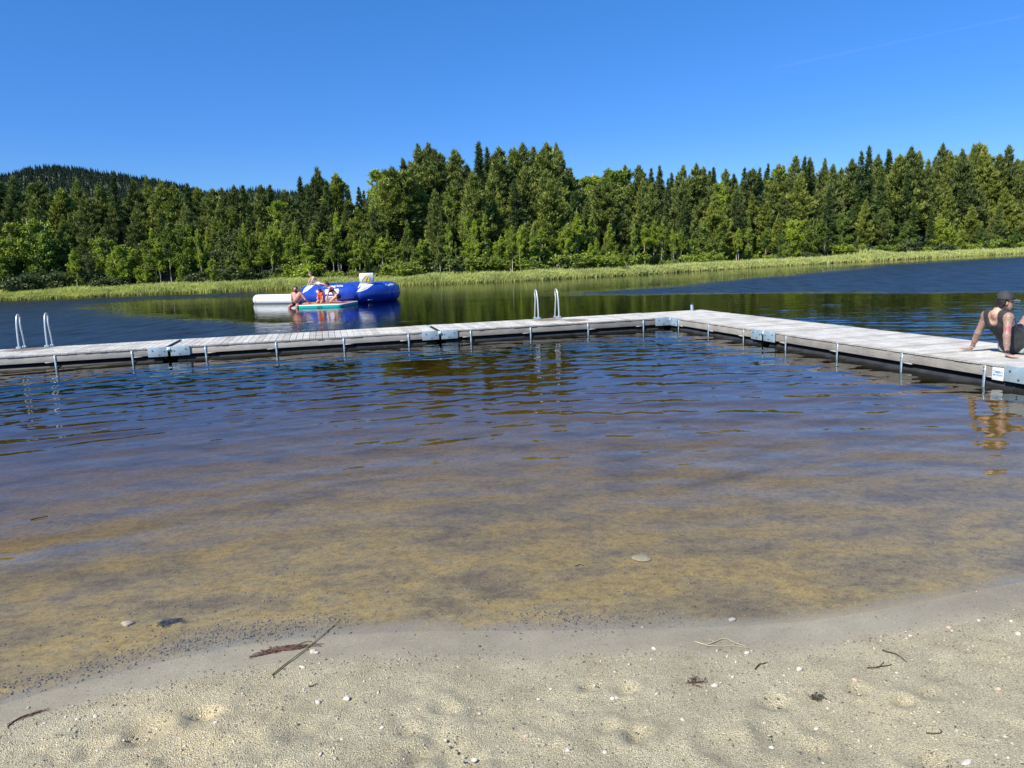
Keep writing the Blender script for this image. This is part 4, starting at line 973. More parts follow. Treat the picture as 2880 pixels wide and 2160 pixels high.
_rel = _w-CAM0; _f = _rel@AX_F; _px = np.stack([1440+FPX*(_rel@AX_X)/_f, 1080-FPX*(_rel@AX_Y)/_f], -1)
_vis = (np.sum((ring_pt(_g[0], _g[1], .01)-ring_pt(_g[0], _g[1]))*-_rel, -1) > 0)
def ring_at(x, y):
    """ring coordinates of the spot the photo shows at a pixel"""
    d = np.hypot(_px[..., 0]-x, _px[..., 1]-y)+np.where(_vis, 0, 1e3); k = np.unravel_index(d.argmin(), d.shape)
    return math.degrees(_g[0][k]), math.degrees(_g[1][k])
def trace(pts): return [ring_at(*p) for p in pts]
ring_print('swoosh', trace([(1000, 822.5), (1013, 810), (1021, 798), (1040, 793), (1058, 792), (1046, 803), (1032, 813), (1018, 819)]), MAT_VWHITE)
ring_print('swoosh', trace([(1007, 811), (1009, 803), (1012, 797), (1017, 796), (1025, 796), (1017, 803)]), MAT_VWHITE)
ring_print('swoosh', trace([(851, 825.5), (856, 813), (866, 804), (874, 801.5), (888, 801), (876, 809), (864, 818)]), MAT_VWHITE)
for a, b, c in (((1012, 816), (1022, 808), (1045, 795)), ((1010, 818), (1026, 811), (1048, 799))):
    ring_print('stripe', trace([a, b, c, (c[0]-2, c[1]+1.3), (b[0]-1, b[1]+1.6)]), MAT_NAVY, .008)
for poly in ([(915, 814), (952, 812), (952, 828), (915, 828)], [(916, 833), (948, 832), (948, 852), (916, 852)]):
    ring_print('label_patch', trace(poly), MAT_VWHITE)
for yy_, x0_, x1_ in ((836, 919, 941), (839.5, 919, 944), (842, 919, 938), (848, 918, 930)):
    ring_print('label_print', trace([(x0_, yy_), (x1_, yy_-.5), (x1_, yy_+1.0), (x0_, yy_+1.4)]), MAT_NAVY, .007)
def ring_text(s, px, py, size, stretch=1.0, tilt=0.0):
    t0, p0 = ring_at(px, py); me = text_mesh('lettering', s, size, bold=.006)
    V = np.empty(len(me.vertices)*3, np.float32); me.vertices.foreach_get('co', V); V = V.reshape(-1, 3).astype(float)
    x = V[:, 0]*stretch; y = V[:, 1]+x*tilt
    W_ = ring_pt(math.radians(t0)+x/(TRO+TRT*math.cos(math.radians(p0))), math.radians(p0)+y/TRT, .006)
    me.vertices.foreach_set('co', W_.astype(np.float32).ravel()); me.update(); me.flip_normals() if False else None
    add_obj('lettering', me, MAT_VWHITE, tr)
ring_text('Aquaglide', 937, 804.5, .26, 1.0); ring_text('Aquaglide', 1097, 799.5, .22, 1.0)
hb = MB(); 
for sx in (-.04, .04): hb.tube([ring_pt(math.radians(22)+sx, math.radians(-33), .0), ring_pt(math.radians(22)+sx, math.radians(-33), .03)], .03, 8)
hb.tube([ring_pt(math.radians(22)-.04, math.radians(-33), .02), ring_pt(math.radians(22)+.04, math.radians(-33), .02)], .014, 6)
hb.obj('grab_handle', MAT_VWHITE, tr, True)
# white wedge block strapped on the rim
bx = thing('tmp', '', ''); bpy.data.objects.remove(bx)
tb = math.radians(ring_at(1030, 793)[0]); bp = ring_pt(tb, math.radians(84)); ba = tb-tv
blk_e = bpy.data.objects.new('climbing_block', None); COL.objects.link(blk_e); blk_e.parent = tr
def xf(P):    # block frame: x right along the rim, y away, z up -> ring frame
    P = np.asarray(P, float); c, s = math.cos(ba*.35), math.sin(ba*.35)
    return np.stack([bp[0]+P[..., 0]*c-P[..., 1]*s, bp[1]+P[..., 0]*s+P[..., 1]*c, bp[2]+P[..., 2]], -1)
COL.objects.unlink(blk_e); bpy.data.objects.remove(blk_e)
m = MB(); m.box(-.37, .37, -.10, .08, .06, .52, bev=.04); m.V = [xf(np.concatenate(m.V))]
blk = m.obj('block', MAT_VWHITE, tr); shade_auto(blk, 50)
m = MB()
for sx in (-.36, .36):
    V = [(sx-.008, .07, .5), (sx-.008, .07, .02), (sx-.008, .56, .0), (sx+.008, .07, .5), (sx+.008, .07, .02), (sx+.008, .56, .0)]
    m.add(V, [(0, 1, 4, 3), (1, 2, 5, 4), (2, 0, 3, 5)], [(0, 2, 1), (3, 4, 5)])
m.V = [xf(np.concatenate(m.V))]; m.obj('side_web', MAT_MESHBLACK, blk)
m = MB(); m.box(-.36, .36, -.12, .1, .0, .03); m.box(-.36, .36, -.115, .09, .032, .055, bev=.005); m.V = [xf(np.concatenate(m.V))]; m.obj('strap', plain('grey_webbing', (.33, .37, .42), .7), blk)
def flat_print(poly, m_, yoff=-.104):
    P = np.asarray(poly, float); gx = np.linspace(-.36, .36, 130); gz = np.linspace(.07, .5, 90); a, b = np.meshgrid(gx, gz, indexing='ij')
    F = grid_faces(len(gx), len(gz)); ca = (a[:-1, :-1]+a[1:, 1:])/2; cb = (b[:-1, :-1]+b[1:, 1:])/2; F = F[pip(P, ca, cb).ravel()]
    V = xf(np.stack([a, 0*a+yoff, b], -1).reshape(-1, 3)); add_obj('emblem', new_mesh('emblem', V, [F[:, ::-1]]), m_, blk)
flat_print([(-.25, .10), (-.20, .20), (-.10, .32), (.02, .40), (-.03, .35), (-.12, .24), (-.20, .10)], MAT_NAVY)
flat_print([(-.22, .09), (-.15, .20), (-.05, .33), (.04, .39), (.0, .28), (-.06, .09)], MAT_YELLOW, -.1065)
flat_print([(-.05, .10), (.02, .24), (.09, .37), (.11, .40), (.06, .25), (.0, .10)], MAT_NAVY)
flat_print([(.02, .10), (.07, .24), (.12, .34), (.13, .2), (.12, .10)], MAT_YELLOW, -.1065)
flat_print([(.13, .10), (.16, .28), (.16, .40), (.19, .28), (.16, .10)], MAT_NAVY)

# white log
t = thing('inflatable_log', 'long white inflatable tube moored to the left side of the blue trampoline', 'float', (0, 0, 0))
A_, B_ = np.array([-14.15, 41.55, .20]), np.array([-11.0, 40.0, .20]); u = unit(B_-A_); n = 26
s = np.concatenate([.30*(1-np.cos(np.linspace(0, np.pi/2, 8))), np.linspace(.32, np.linalg.norm(B_-A_)-.32, 14), np.linalg.norm(B_-A_)-.30*(1-np.cos(np.linspace(np.pi/2, 0, 8)))])
q = np.minimum(np.minimum(s, np.linalg.norm(B_-A_)-s), .30)/.30; rr = .30*np.clip(1-(1-q)**2.6, .02, 1)**.5
o = MB().tube(A_+s[:, None]*u, rr, 32).obj('tube', MAT_VWHITE, t, True)
m = MB(); sd = np.cross(u, [0, 0, 1.0])
for f in (.30, .34): m.tube([A_+u*f+rv for rv in [.303*(sd*math.cos(a)+np.array([0, 0, 1])*math.sin(a)) for a in np.linspace(0, 6.283, 25)]], .007, 5, cap=False)
m.obj('seam', plain('grey_seam', (.35, .37, .4), .6), o)

# swim platform
t = thing('swim_platform', 'flat inflatable board with teal sides and coral top carrying three bathers', 'board', (0, 0, 0))
def round_poly(P, rads, n=8):
    out = []
    for k in range(len(P)):
        p, a, b = np.array(P[k]), np.array(P[k-1]), np.array(P[(k+1) % len(P)]); ua, ub = unit(a-p), unit(b-p); r = rads[k]
        for w in np.linspace(0, 1, n): out.append((1-w)**2*(p+ua*r)+2*w*(1-w)*p+w*w*(p+ub*r))
    return np.array(out)
PL = [(-10.02, 35.12), (-7.80, 34.85), (-7.52, 37.55), (-10.35, 37.75)]
outl = round_poly(PL, [.30, .28, .35, .4]); cen = outl.mean(0); n = len(outl)
def ring_stack(m, layers):
    V = [np.c_[cen+(outl-cen)*(1-f), np.full(n, z)] for f, z in layers]; V = np.concatenate(V); i = np.arange(len(layers)-1)[:, None]*n; j = np.arange(n)[None]
    m.add(V, np.stack([i+j, i+(j+1) % n, i+n+(j+1) % n, i+n+j], -1).reshape(-1, 4))
m = MB(); ring_stack(m, [(.03, -.05), (.012, -.03), (0, .01), (0, .112)]); m.obj('side_band', MAT_TEAL, t, True)
m = MB(); ring_stack(m, [(0, .1125), (.003, .122), (.010, .130), (.03, .135), (.06, .137)]); m.obj('edge_band', MAT_VWHITE, t, True)
m = MB(); ring_stack(m, [(.058, .1375), (.062, .143)]); b0 = m.n; m.add([(*cen, .143)]); m.T.append(np.array([(n+k, n+(k+1) % n, b0) for k in range(n)])); m.obj('deck_pad', MAT_CORAL, t)
m = MB(); 
for cx, cy in ((-8.25, 36.6), (-9.7, 37.0), (-7.95, 35.9)): m.tube([(cx-.12, cy, .143), (cx-.1, cy, .175), (cx, cy, .19), (cx+.1, cy, .175), (cx+.12, cy, .143)], .012, 6)
m.tube([(-9.0, 34.985, .03), (-8.98, 34.94, .05), (-8.82, 34.92, .05), (-8.8, 34.955, .03)], .016, 6); m.obj('handles', MAT_MESHBLACK, t, True)
# ------------------------------------------------------------------ people: bodies as one continuous blended surface
def smin(a, b, k):
    h = np.clip(.5+.5*(b-a)/k, 0, 1); return b*(1-h)+a*h-k*h*(1-h)
class Body:
    def __init__(s): s.p = []
    def cap(s, a, b, ra, rb=None, k=.03, flat=None):
        s.p.append(('c', np.array(a, float), np.array(b, float), ra, ra if rb is None else rb, k)); return s
    def ell(s, c, r, axes=None, k=.03):
        s.p.append(('e', np.array(c, float), np.array(r, float), np.eye(3) if axes is None else np.array(axes, float), 0, k)); return s
    def dist(s, P, X, infl=0.0):
        if P[0] == 'c':
            a, b, ra, rb = P[1], P[2], P[3], P[4]; ab = b-a; t = np.clip(((X-a)@ab)/(ab@ab+1e-12), 0, 1)
            return np.linalg.norm(X-a-t[..., None]*ab, axis=-1)-(ra+(rb-ra)*t)-infl
        c, r, ax = P[1], P[2]+infl, P[3]; q = (X-c)@ax.T; k0 = np.linalg.norm(q/r, axis=-1); k1 = np.linalg.norm(q/(r*r), axis=-1)+1e-9
        return k0*(k0-1)/k1
    def bounds(s, P, m):
        if P[0] == 'c': return np.minimum(P[1]-P[3], P[2]-P[4])-m, np.maximum(P[1]+P[3], P[2]+P[4])+m
        r = P[2].max(); return P[1]-r-m, P[1]+r+m
    def field(s, h, infl=0.0, clips=(), only=None):
        pr = [p for i, p in enumerate(s.p) if only is None or i in only]
        B = [s.bounds(p, .02+infl+3*h) for p in pr]; lo = np.min([b[0] for b in B], 0); hi = np.max([b[1] for b in B], 0)
        n = np.ceil((hi-lo)/h).astype(int)+1; D = np.full(n, .2)
        for p in pr:
            l, u = s.bounds(p, p[5]+infl+3*h); i0 = np.maximum(0, np.floor((l-lo)/h).astype(int)); i1 = np.minimum(n, np.ceil((u-lo)/h).astype(int)+1)
            sl = tuple(slice(a, b) for a, b in zip(i0, i1))
            g = np.stack(np.meshgrid(*[lo[k]+h*np.arange(i0[k], i1[k]) for k in range(3)], indexing='ij'), -1)
            D[sl] = smin(D[sl], s.dist(p, g, infl), p[5])
        if clips:
            g = np.stack(np.meshgrid(*[lo[k]+h*np.arange(n[k]) for k in range(3)], indexing='ij'), -1)
            for c in clips:
                d = c(g) if callable(c) else (g-np.array(c[0], float))@unit(np.array(c[1], float)); D = np.maximum(D, d)
        return D, lo
    def mesh(s, name, h, infl=0.0, clips=(), only=None, attrs=None, paint=None):
        D, lo = s.field(h, infl, clips, only); D = np.pad(D, 1, constant_values=.2); lo = lo-h
        V, Q = surface_nets(D); V = lo+V*h
        at = {}
        if paint is not None: at['c'] = paint(V)
        return new_mesh(name, V, [Q], True, at)
def surface_nets(D):
    S = D < 0; nx, ny, nz = D.shape
    c = np.zeros((nx-1, ny-1, nz-1), int)
    for a in (0, 1):
        for b in (0, 1):
            for d in (0, 1): c += S[a:nx-1+a, b:ny-1+b, d:nz-1+d]
    act = (c > 0) & (c < 8); I = np.argwhere(act); idx = np.full(act.shape, -1); idx[act] = np.arange(len(I))
    acc = np.zeros((len(I), 3)); cnt = np.zeros(len(I))
    cor = [(a, b, d) for a in (0, 1) for b in (0, 1) for d in (0, 1)]
    for u in cor:
        for ax in range(3):
            if u[ax] == 0:
                w = list(u); w[ax] = 1; du = D[I[:, 0]+u[0], I[:, 1]+u[1], I[:, 2]+u[2]]; dw = D[I[:, 0]+w[0], I[:, 1]+w[1], I[:, 2]+w[2]]
                m = (du < 0) != (dw < 0); t = np.where(m, du/(du-dw+1e-12), 0); p = np.tile(np.array(u, float), (len(I), 1)); p[:, ax] += t
                acc[m] += p[m]; cnt[m] += 1
    V = I+acc/cnt[:, None]; Q = []
    for ax in range(3):
        o = [(a) for a in range(3) if a != ax]
        A = np.take(S, range(0, D.shape[ax]-1), ax); Bn = np.take(S, range(1, D.shape[ax]), ax); E = np.argwhere(A != Bn)
        ok = (E[:, o[0]] > 0) & (E[:, o[1]] > 0) & (E[:, o[0]] < D.shape[o[0]]-1) & (E[:, o[1]] < D.shape[o[1]]-1); E = E[ok]
        q = []
        for a, b in ((1, 1), (0, 1), (0, 0), (1, 0)):
            F = E.copy(); F[:, o[0]] -= a; F[:, o[1]] -= b; q.append(idx[F[:, 0], F[:, 1], F[:, 2]])
        q = np.stack(q, 1); ins = A[E[:, 0], E[:, 1], E[:, 2]]; flip = ins if ax != 1 else ~ins
        q[~flip] = q[~flip][:, ::-1]; Q.append(q)
    return V, np.concatenate(Q)

def vcol_mat(name, rough=.5, sss=0.0, tattoo=False):
    def b(N, L, p, nt):
        c = attr(N, 'c', True); co = objco(N)
        n = noise(N, L, co, 40, 4, .6); n1 = noise(N, L, co, 7, 4)
        c = mixc(N, L, .35, c, ramp(N, L, n1, [(.3, (.8, .74, .72)), (.7, (1.12, 1.12, 1.12))]), 'MULTIPLY')
        if tattoo:
            am = N.new('ShaderNodeAttribute'); am.attribute_name = 'c'; a = am.outputs['Alpha']
            w = noise(N, L, co, 17, 5, .7); w2 = noise(N, L, co, 46, 4, .6); vo = nd(N, 'ShaderNodeTexVoronoi', feature='DISTANCE_TO_EDGE'); vo.inputs['Scale'].default_value = 26
            L.new(co, vo.inputs['Vector'])
            ink = ramp(N, L, w, [(.34, (.1, .1, .1)), (.44, (.9, .9, .9)), (.50, (.3, .3, .3)), (.56, (1, 1, 1)), (.66, (.4, .4, .4))])
            ink = math_(N, L, 'MAXIMUM', ink, ramp(N, L, vo.outputs['Distance'], [(.02, (.9, .9, .9)), (.05, (0, 0, 0))]))
            ink = math_(N, L, 'MULTIPLY', ink, math_(N, L, 'MULTIPLY', a, ramp(N, L, w2, [(.3, (.5, .5, .5)), (.6, (1, 1, 1))])))
            c = mixc(N, L, math_(N, L, 'MULTIPLY', ink, .80), c, (.055, .06, .07))
        L.new(c, p.inputs['Base Color']); p.inputs['Roughness'].default_value = rough
        p.inputs['Subsurface Weight'].default_value = sss; p.inputs['Subsurface Radius'].default_value = (.01, .004, .002)
        bump(N, L, n, p, .12, .004)
    return mat(name, b)
MAT_SKIN = vcol_mat('skin', .5, 0); MAT_TATSKIN = vcol_mat('tattooed_skin', .5, 0, True)
MAT_HAIR = plain('brown_hair', (.035, .022, .014), .6, var=.4, scale=30, bmp=.4)
MAT_HAIR2 = plain('dark_hair', (.016, .012, .010), .55, var=.4, scale=30, bmp=.4)
MAT_FAIR = plain('fair_brown_hair', (.14, .08, .04), .6, var=.3, scale=30, bmp=.4)

class Frame:
    """local axes: f forward, l to the person's left, u up"""
    def __init__(s, o, az): s.o = np.array(o, float); s.f = np.array([math.cos(az), math.sin(az), 0]); s.l = np.array([-math.sin(az), math.cos(az), 0]); s.u = np.array([0, 0, 1.0])
    def __call__(s, f, l, u): return s.o+s.f*f+s.l*l+s.u*u
def axes_from(fwd, up):
    f = unit(np.array(fwd, float)); l = unit(np.cross(np.array(up, float), f)); u = np.cross(f, l); return np.array([f, l, u])
def add_head(b, c, fwd, up=(0, 0, 1), s=1.0, beard=0):
    A = axes_from(fwd, up); P = lambda f, l, u: np.array(c)+s*(A[0]*f+A[1]*l+A[2]*u)
    b.ell(P(-.012, 0, .03), np.array([.097, .077, .09])*s, A, .02)          # skull
    b.ell(P(.028, 0, -.045), np.array([.062, .056, .075])*s, A, .03)         # face and jaw
    b.cap(P(.055, 0, -.095), P(.06, 0, -.10), .024*s, k=.03)              # chin
    b.cap(P(.086, 0, .005), P(.108, 0, -.035), .010*s, .015*s, k=.014)      # nose
    b.cap(P(.078, .03, .022), P(.078, -.03, .022), .016*s, k=.02)         # brow
    for sd in (-1, 1): b.ell(P(-.008, sd*.076, -.015), np.array([.022, .010, .032])*s, A, .008)
    b.cap(P(.083, .016, -.067), P(.083, -.016, -.067), .010*s, k=.012)    # lips
    return P, A
def add_hand(b, w, d, n, side, s=1.0, spread=.30, curl=.25, thumb_out=.8):
    """w wrist, d direction of the hand, n back of the hand, side +1 when the thumb lies towards cross(d, n)"""
    d = unit(np.array(d, float)); n = unit(np.array(n, float)-d*(np.array(n, float)@d)); t = np.cross(d, n)*side
    P = lambda a, x, z: np.array(w)+s*(d*a+t*x+n*z)
    for x in (-.027, -.009, .009, .027): b.cap(P(.0, x*.6, 0), P(.078, x, 0), .0145*s, .0115*s, k=.014)
    for k, (x, L_) in enumerate(((.030, .066), (.010, .076), (-.010, .071), (-.029, .054))):
        a = spread*(x/.03)*.5; p0 = P(.08, x, 0); dd = d*math.cos(a)+t*math.sin(a)
        p1 = p0+s*(dd*L_*.48+n*.006); d2 = unit(dd-n*curl); p2 = p1+s*d2*L_*.34; d3 = unit(dd-n*curl*2.0); p3 = p2+s*d3*L_*.26
        b.cap(p0, p1, .0095*s, .0088*s, k=.004); b.cap(p1, p2, .0088*s, .0078*s, k=.004); b.cap(p2, p3, .0078*s, .0066*s, k=.004)
    q0 = P(.018, .026, -.002); q1 = P(.045, .026+.034*thumb_out, -.006); q2 = P(.072, .026+.05*thumb_out, -.010); q3 = P(.095, .026+.055*thumb_out, -.012)
    b.cap(q0, q1, .0135*s, .0115*s, k=.010); b.cap(q1, q2, .0112*s, .0098*s, k=.004); b.cap(q2, q3, .0098*s, .0078*s, k=.004)
def add_limb(b, a, m, e, r0, r1, r2, bulge=0.0, k=.03):
    b.cap(a, m, r0, r1, k)
    if bulge: 
        d = np.array(e)-np.array(m); b.cap(np.array(m)+d*.12, np.array(m)+d*.55, r1*.95, r1*.8, k)
    b.cap(m, e, r1*.92, r2, k)
def add_torso(b, pel, chest, c7, hipL, hipR, shL, shR, w=1.0, k=.05, belly=0.0, fwd=None):
    pel, chest, c7, hipL, hipR, shL, shR = [np.array(v, float) for v in (pel, chest, c7, hipL, hipR, shL, shR)]
    b.cap(hipL, hipR, .112*w, k=k); mid = (pel+chest)/2
    for h_, s_ in ((hipL, shL), (hipR, shR)):
        lo = pel+(h_-pel)*.55; hi = chest+(s_-c7-(chest-c7)*0)*.0+(s_-(shL+shR)/2)*.45
        b.cap(lo, mid+(h_-pel)*.45, .100*w, .096*w, k); b.cap(mid+(h_-pel)*.45, hi, .096*w, .108*w, k)
        b.cap(hi, s_+(c7-s_)*.25-(c7-chest)*.15, .098*w, .062*w, k); b.cap(s_, s_+(c7-s_)*.4, .056*w, .05*w, k)
    b.cap(shL+(c7-shL)*.35, shR+(c7-shR)*.35, .058*w, k=k); b.cap(c7-(c7-chest)*.1, c7, .062*w, .055*w, k)
    if belly and fwd is not None: b.ell(mid+np.array(fwd)*belly*.7, np.array([.10+belly, .13, .15])*w, axes_from(fwd, c7-pel), .06)

def colour_fn(base, spots=(), alpha=None):
    """base skin colour; spots: (centre, radius, colour) blended in; alpha: function giving the tattoo mask"""
    def f(V):
        C_ = np.tile(np.array(base, float), (len(V), 1))
        for c, r, col in spots:
            w = np.clip(1.6-1.6*np.linalg.norm((V-np.array(c))/np.array(r), axis=1), 0, 1)[:, None]; C_ = C_*(1-w)+np.array(col)*w
        a = np.zeros(len(V)) if alpha is None else alpha(V)
        return np.concatenate([C_, a[:, None]], 1)
    return f
def body_thing(name, label, frame_o, group=None):
    t = thing(name, label, 'person', tuple(frame_o), 0, group); return t
def put(name, me, m, parent, origin):
    V = np.empty(len(me.vertices)*3, np.float32); me.vertices.foreach_get('co', V); V = V.reshape(-1, 3)-np.array(origin, np.float32); me.vertices.foreach_set('co', V.ravel()); me.update()
    return add_obj(name, me, m, parent)
SKINC = (.56, .34, .25)

# --- the person leaning back on the dock
O = (7.33, 10.66, DECKZ); G = Frame(O, R(17))
t = body_thing('person', 'tattooed person in grey tank top, cap and sunglasses leaning back on the dock', O)
b = Body()
pel, chest, c7 = G(-.02, 0, .115), G(-.30, .02, .47), G(-.375, .03, .60)
hL, hR = G(.0, .10, .115), G(.0, -.10, .115); sL, sR = G(-.335, .215, .555), G(-.375, -.165, .55)
eL, wL_ = G(-.335, .325, .305), G(-.275, .465, .062); eR, wR_ = G(-.455, -.225, .315), G(-.455, -.245, .066)
add_torso(b, pel, chest, c7, hL, hR, sL, sR, .98, .05)
b.cap(c7, G(-.33, .0, .70), .056, .052, k=.03)
hc = G(-.292, -.035, .765); hf = np.array([math.cos(R(-16)), math.sin(R(-16)), -.04])
HP, HA = add_head(b, hc, hf, (-.12, 0, 1), .98)
n0 = len(b.p)
add_limb(b, sL, eL, wL_, .058, .043, .030, .01); add_limb(b, sR, eR, wR_, .058, .043, .030, .01)
b.ell(sL, (.06, .062, .066), k=.03); b.ell(sR, (.06, .062, .066), k=.03)
arms = set(range(n0, len(b.p)))
add_hand(b, G(-.282, .475, .036), G(-.13, .085, -.006)-G(0, 0, 0), (0, 0, 1), 1, 1.0, .35, .05)
add_hand(b, G(-.462, -.262, .038), unit(G(-.02, -.11, 0)-G(0, 0, 0))*1.0+np.array([0, 0, -.12]), (0, 0, 1), -1, 1.0, .55, .10)
kL, kR = G(.345, .115, .48), G(.41, -.11, .42); aL, aR = G(.62, .12, .075), G(.70, -.10, .075)
add_limb(b, hL, kL, aL, .088, .060, .040, .01, .04); add_limb(b, hR, kR, aR, .088, .060, .040, .01, .04)
for a_ in (aL, aR): b.cap(a_+np.array([0, 0, -.02]), a_+G.f*.16+np.array([0, 0, -.045]), .040, .026, k=.03); b.cap(a_, a_-G.f*.03+np.array([0, 0, -.04]), .034, k=.02)
def armmask(V):
    m = np.zeros(len(V))
    for a_, e_ in ((sL+np.array([0, 0, .04]), eL), (eL, wL_), (sR+np.array([0, 0, .04]), eR), (eR, wR_), (kL, (hL+kL)/2), (wL_, wL_+G.f*-.06+G.l*.04), (kL, (kL+aL)/2)):
        ab = e_-a_; tt = np.clip(((V-a_)@ab)/(ab@ab), 0, 1); d = np.linalg.norm(V-a_-tt[:, None]*ab, axis=1); m = np.maximum(m, np.clip((.10-d)/.02, 0, 1))
    return m
camdir = unit(CAM0-np.array(O))
rose = eR+(sR-eR)*.35+camdir*.045
sp_ = [(rose, .050, (.62, .10, .14)), (rose+np.array([.0, 0, -.03])+camdir*0, .035, (.66, .16, .19)), (HP(.088, 0, -.067), .016, (.42, .16, .13)),
       (HP(.085, .032, .01), .012, (.05, .04, .04)), (HP(.085, -.032, .01), .012, (.05, .04, .04))]
for wv in (wL_, wR_): sp_.append((wv+np.array([0, 0, -.04]), .06, (.50, .25, .20)))
put('body', b.mesh('body', .0062, paint=colour_fn(SKINC, sp_, armmask)), MAT_TATSKIN, t, O)
# clothes follow the torso
tb_ = Body(); add_torso(tb_, pel, chest, c7, hL, hR, sL, sR, 1.0, .05)
tb_.ell(G(.01, 0, .16), (.15, .17, .14), k=.06); tb_.ell(G(-.05, -.03, .20), (.15, .16, .16), k=.08)
up = unit(c7-pel)
def neckline(g):       # deep scoop at the back, straps over the shoulders
    q = g-c7; back = -(q@G.f); lat = q@G.l; return .085-np.sqrt(lat**2+((q@up)*.62)**2)*1.0
def armhole(sh, sd):
    def f(g):
        q = g-(sh+np.array([0, 0, -.03])); lat = (q@G.l)*sd; v = q@G.u; return np.minimum(.080-np.sqrt((lat-.045)**2+(v*.60)**2+(.25*(q@G.f))**2), .2)
    return f
def hem(g): q = g-G(.12, 0, .0); return -(g-G(0, 0, .022))@G.u
fold = lambda g: 0
put('tank_top', tb_.mesh('tank_top', .0075, .014, [neckline, armhole(sL, 1), armhole(sR, -1), hem, (G(.16, 0, .1), G.f*.9+G.u*-.1)]), (MAT_TANK := mat('dark_grey_jersey', lambda N, L, p, nt: (L.new(ramp(N, L, noise(N, L, objco(N), 9, 4), [(.3, (.022, .024, .026)), (.7, (.042, .044, .046))]), p.inputs['Base Color']), setattr(p.inputs['Roughness'], 'default_value', .9), bump(N, L, noise(N, L, objco(N), 7, 4, .55, (1.3, 1.3, .5)), p, 1.0, .045)))), t, O)
sh_ = Body(); sh_.cap(hL, hL+(kL-hL)*.45, .112, .098, k=.05); sh_.cap(hR, hR+(kR-hR)*.45, .112, .098, k=.05); sh_.cap(hL, hR, .118, k=.05)
put('shorts', sh_.mesh('shorts', .0085, .012, [(G(-.10, 0, .22), G.u*.9-G.f*.35), hem]), plain('pale_shorts', (.46, .50, .50), .85, var=.35, scale=22, bmp=.4), t, O)
hr = Body(); hr.ell(HP(-.028, 0, .02), (.088, .083, .092), HA, .03); hr.cap(HP(-.075, .02, -.03), HP(-.085, .0, -.085), .045, .034, k=.03); hr.cap(HP(-.03, .05, -.03), HP(-.06, .04, -.08), .03, .024, k=.03); hr.cap(HP(-.03, -.055, -.02), HP(-.06, -.045, -.075), .026, .022, k=.03)
put('hair', hr.mesh('hair', .006, 0, [(HP(.05, 0, 0), HA[0])]), MAT_HAIR2, t, O)
cp_ = Body(); cp_.ell(HP(-.010, 0, .055), (.112, .093, .095), HA, .02)
MAT_CAP = plain('grey_cap_cloth', (.040, .041, .043), .85, var=.6, scale=9, bmp=.3)
capo = put('cap', cp_.mesh('cap', .006, .006, [(HP(0, 0, .035), -HA[2]), lambda g: .034-np.linalg.norm((g-HP(-.125, 0, .042))*np.array([1, 1, 1]), axis=-1)]), MAT_CAP, t, O)
br = MB(); nA, nR = 17, 7
for ia, a in enumerate(np.linspace(-1.15, 1.15, nA)):
    for ir, r_ in enumerate(np.linspace(.0, 1, nR)):
        for zt in (0, 1): pass
an = np.linspace(-1.2, 1.2, nA); rr_ = np.linspace(0, 1, nR); AAm, RRm = np.meshgrid(an, rr_, indexing='ij')
inner = np.stack([.100*np.cos(AAm*.95), .088*np.sin(AAm*.95)], -1); outer = np.stack([.085+.098*np.cos(AAm*.62)**.8, .080*np.sin(AAm*.95)], -1); xy = inner*(1-RRm[..., None])+outer*RRm[..., None]
zt = .040-.02*(xy[..., 1]/.08)**2-.012*RRm
for off in (.0, -.006): br.add(np.stack([HP(x, y, z+off) for x, y, z in zip(xy[..., 0].ravel(), xy[..., 1].ravel(), zt.ravel())]), grid_faces(nA, nR) if off == 0 else grid_faces(nA, nR)[:, ::-1])
m_ = np.arange(nA)*nR+nR-1; br.Q.append(np.stack([m_[:-1], m_[1:], m_[1:]+nA*nR, m_[:-1]+nA*nR], -1))
me = br.mesh('brim', True); put('brim', me, plain('grey_cap_brim', (.11, .108, .105), .85, var=.2), capo, O)
gl = Body()
for sd in (-1, 1): gl.ell(HP(.082, sd*.034, .008), (.014, .031, .024), HA, .01); gl.cap(HP(.082, sd*.062, .014), HP(-.005, sd*.082, .010), .0035, k=.003)
gl.cap(HP(.092, .012, .014), HP(.092, -.012, .014), .004, k=.004)
put('sunglasses', gl.mesh('sunglasses', .0035), plain('black_gloss', (.012, .012, .013), .15), t, O)
cord = MB()
cord.tube([HP(-.06, .045, -.095), c7+G.l*.045-G.f*.045+G.u*.01, c7-G.f*.075-G.u*.055, c7-G.l*.03-G.f*.05+G.u*.0, HP(-.06, -.04, -.095)], .0035, 6)
put('necklace', cord.mesh('necklace', True), MAT_MESHBLACK, t, O)
def band(w, e, r, wid, n=24):
    d = unit(e-w); a = unit(np.cross(d, [.3, .2, 1])); c = np.cross(d, a); m = MB(); th = np.linspace(0, 2*np.pi, n, endpoint=False)
    V = []
    for (s_, q) in ((-.5, 0), (-.5, .004), (.5, .004), (.5, 0)): V.append(w+d*(s_*wid)+(r+q)*(np.cos(th)[:, None]*a+np.sin(th)[:, None]*c))
    V = np.concatenate(V); i = np.arange(3)[:, None]*n; j = np.arange(n)[None]; m.add(V, np.stack([i+j, i+(j+1) % n, i+n+(j+1) % n, i+n+j], -1).reshape(-1, 4)); return m
put('wristband', band(wL_+(eL-wL_)*.06, eL, .033, .012).mesh('wristband', True), plain('pink_band', (.6, .36, .34), .5), t, O)
wt = band(wR_+(eR-wR_)*.07, eR, .034, .022); wc = wR_+(eR-wR_)*.07+unit(camdir+np.array([.2, 0, 0]))*.037
wt.tube([wc-camdir*.004, wc+camdir*.008], .020, 12); put('wristwatch', wt.mesh('wristwatch', True), MAT_MESHBLACK, t, O)

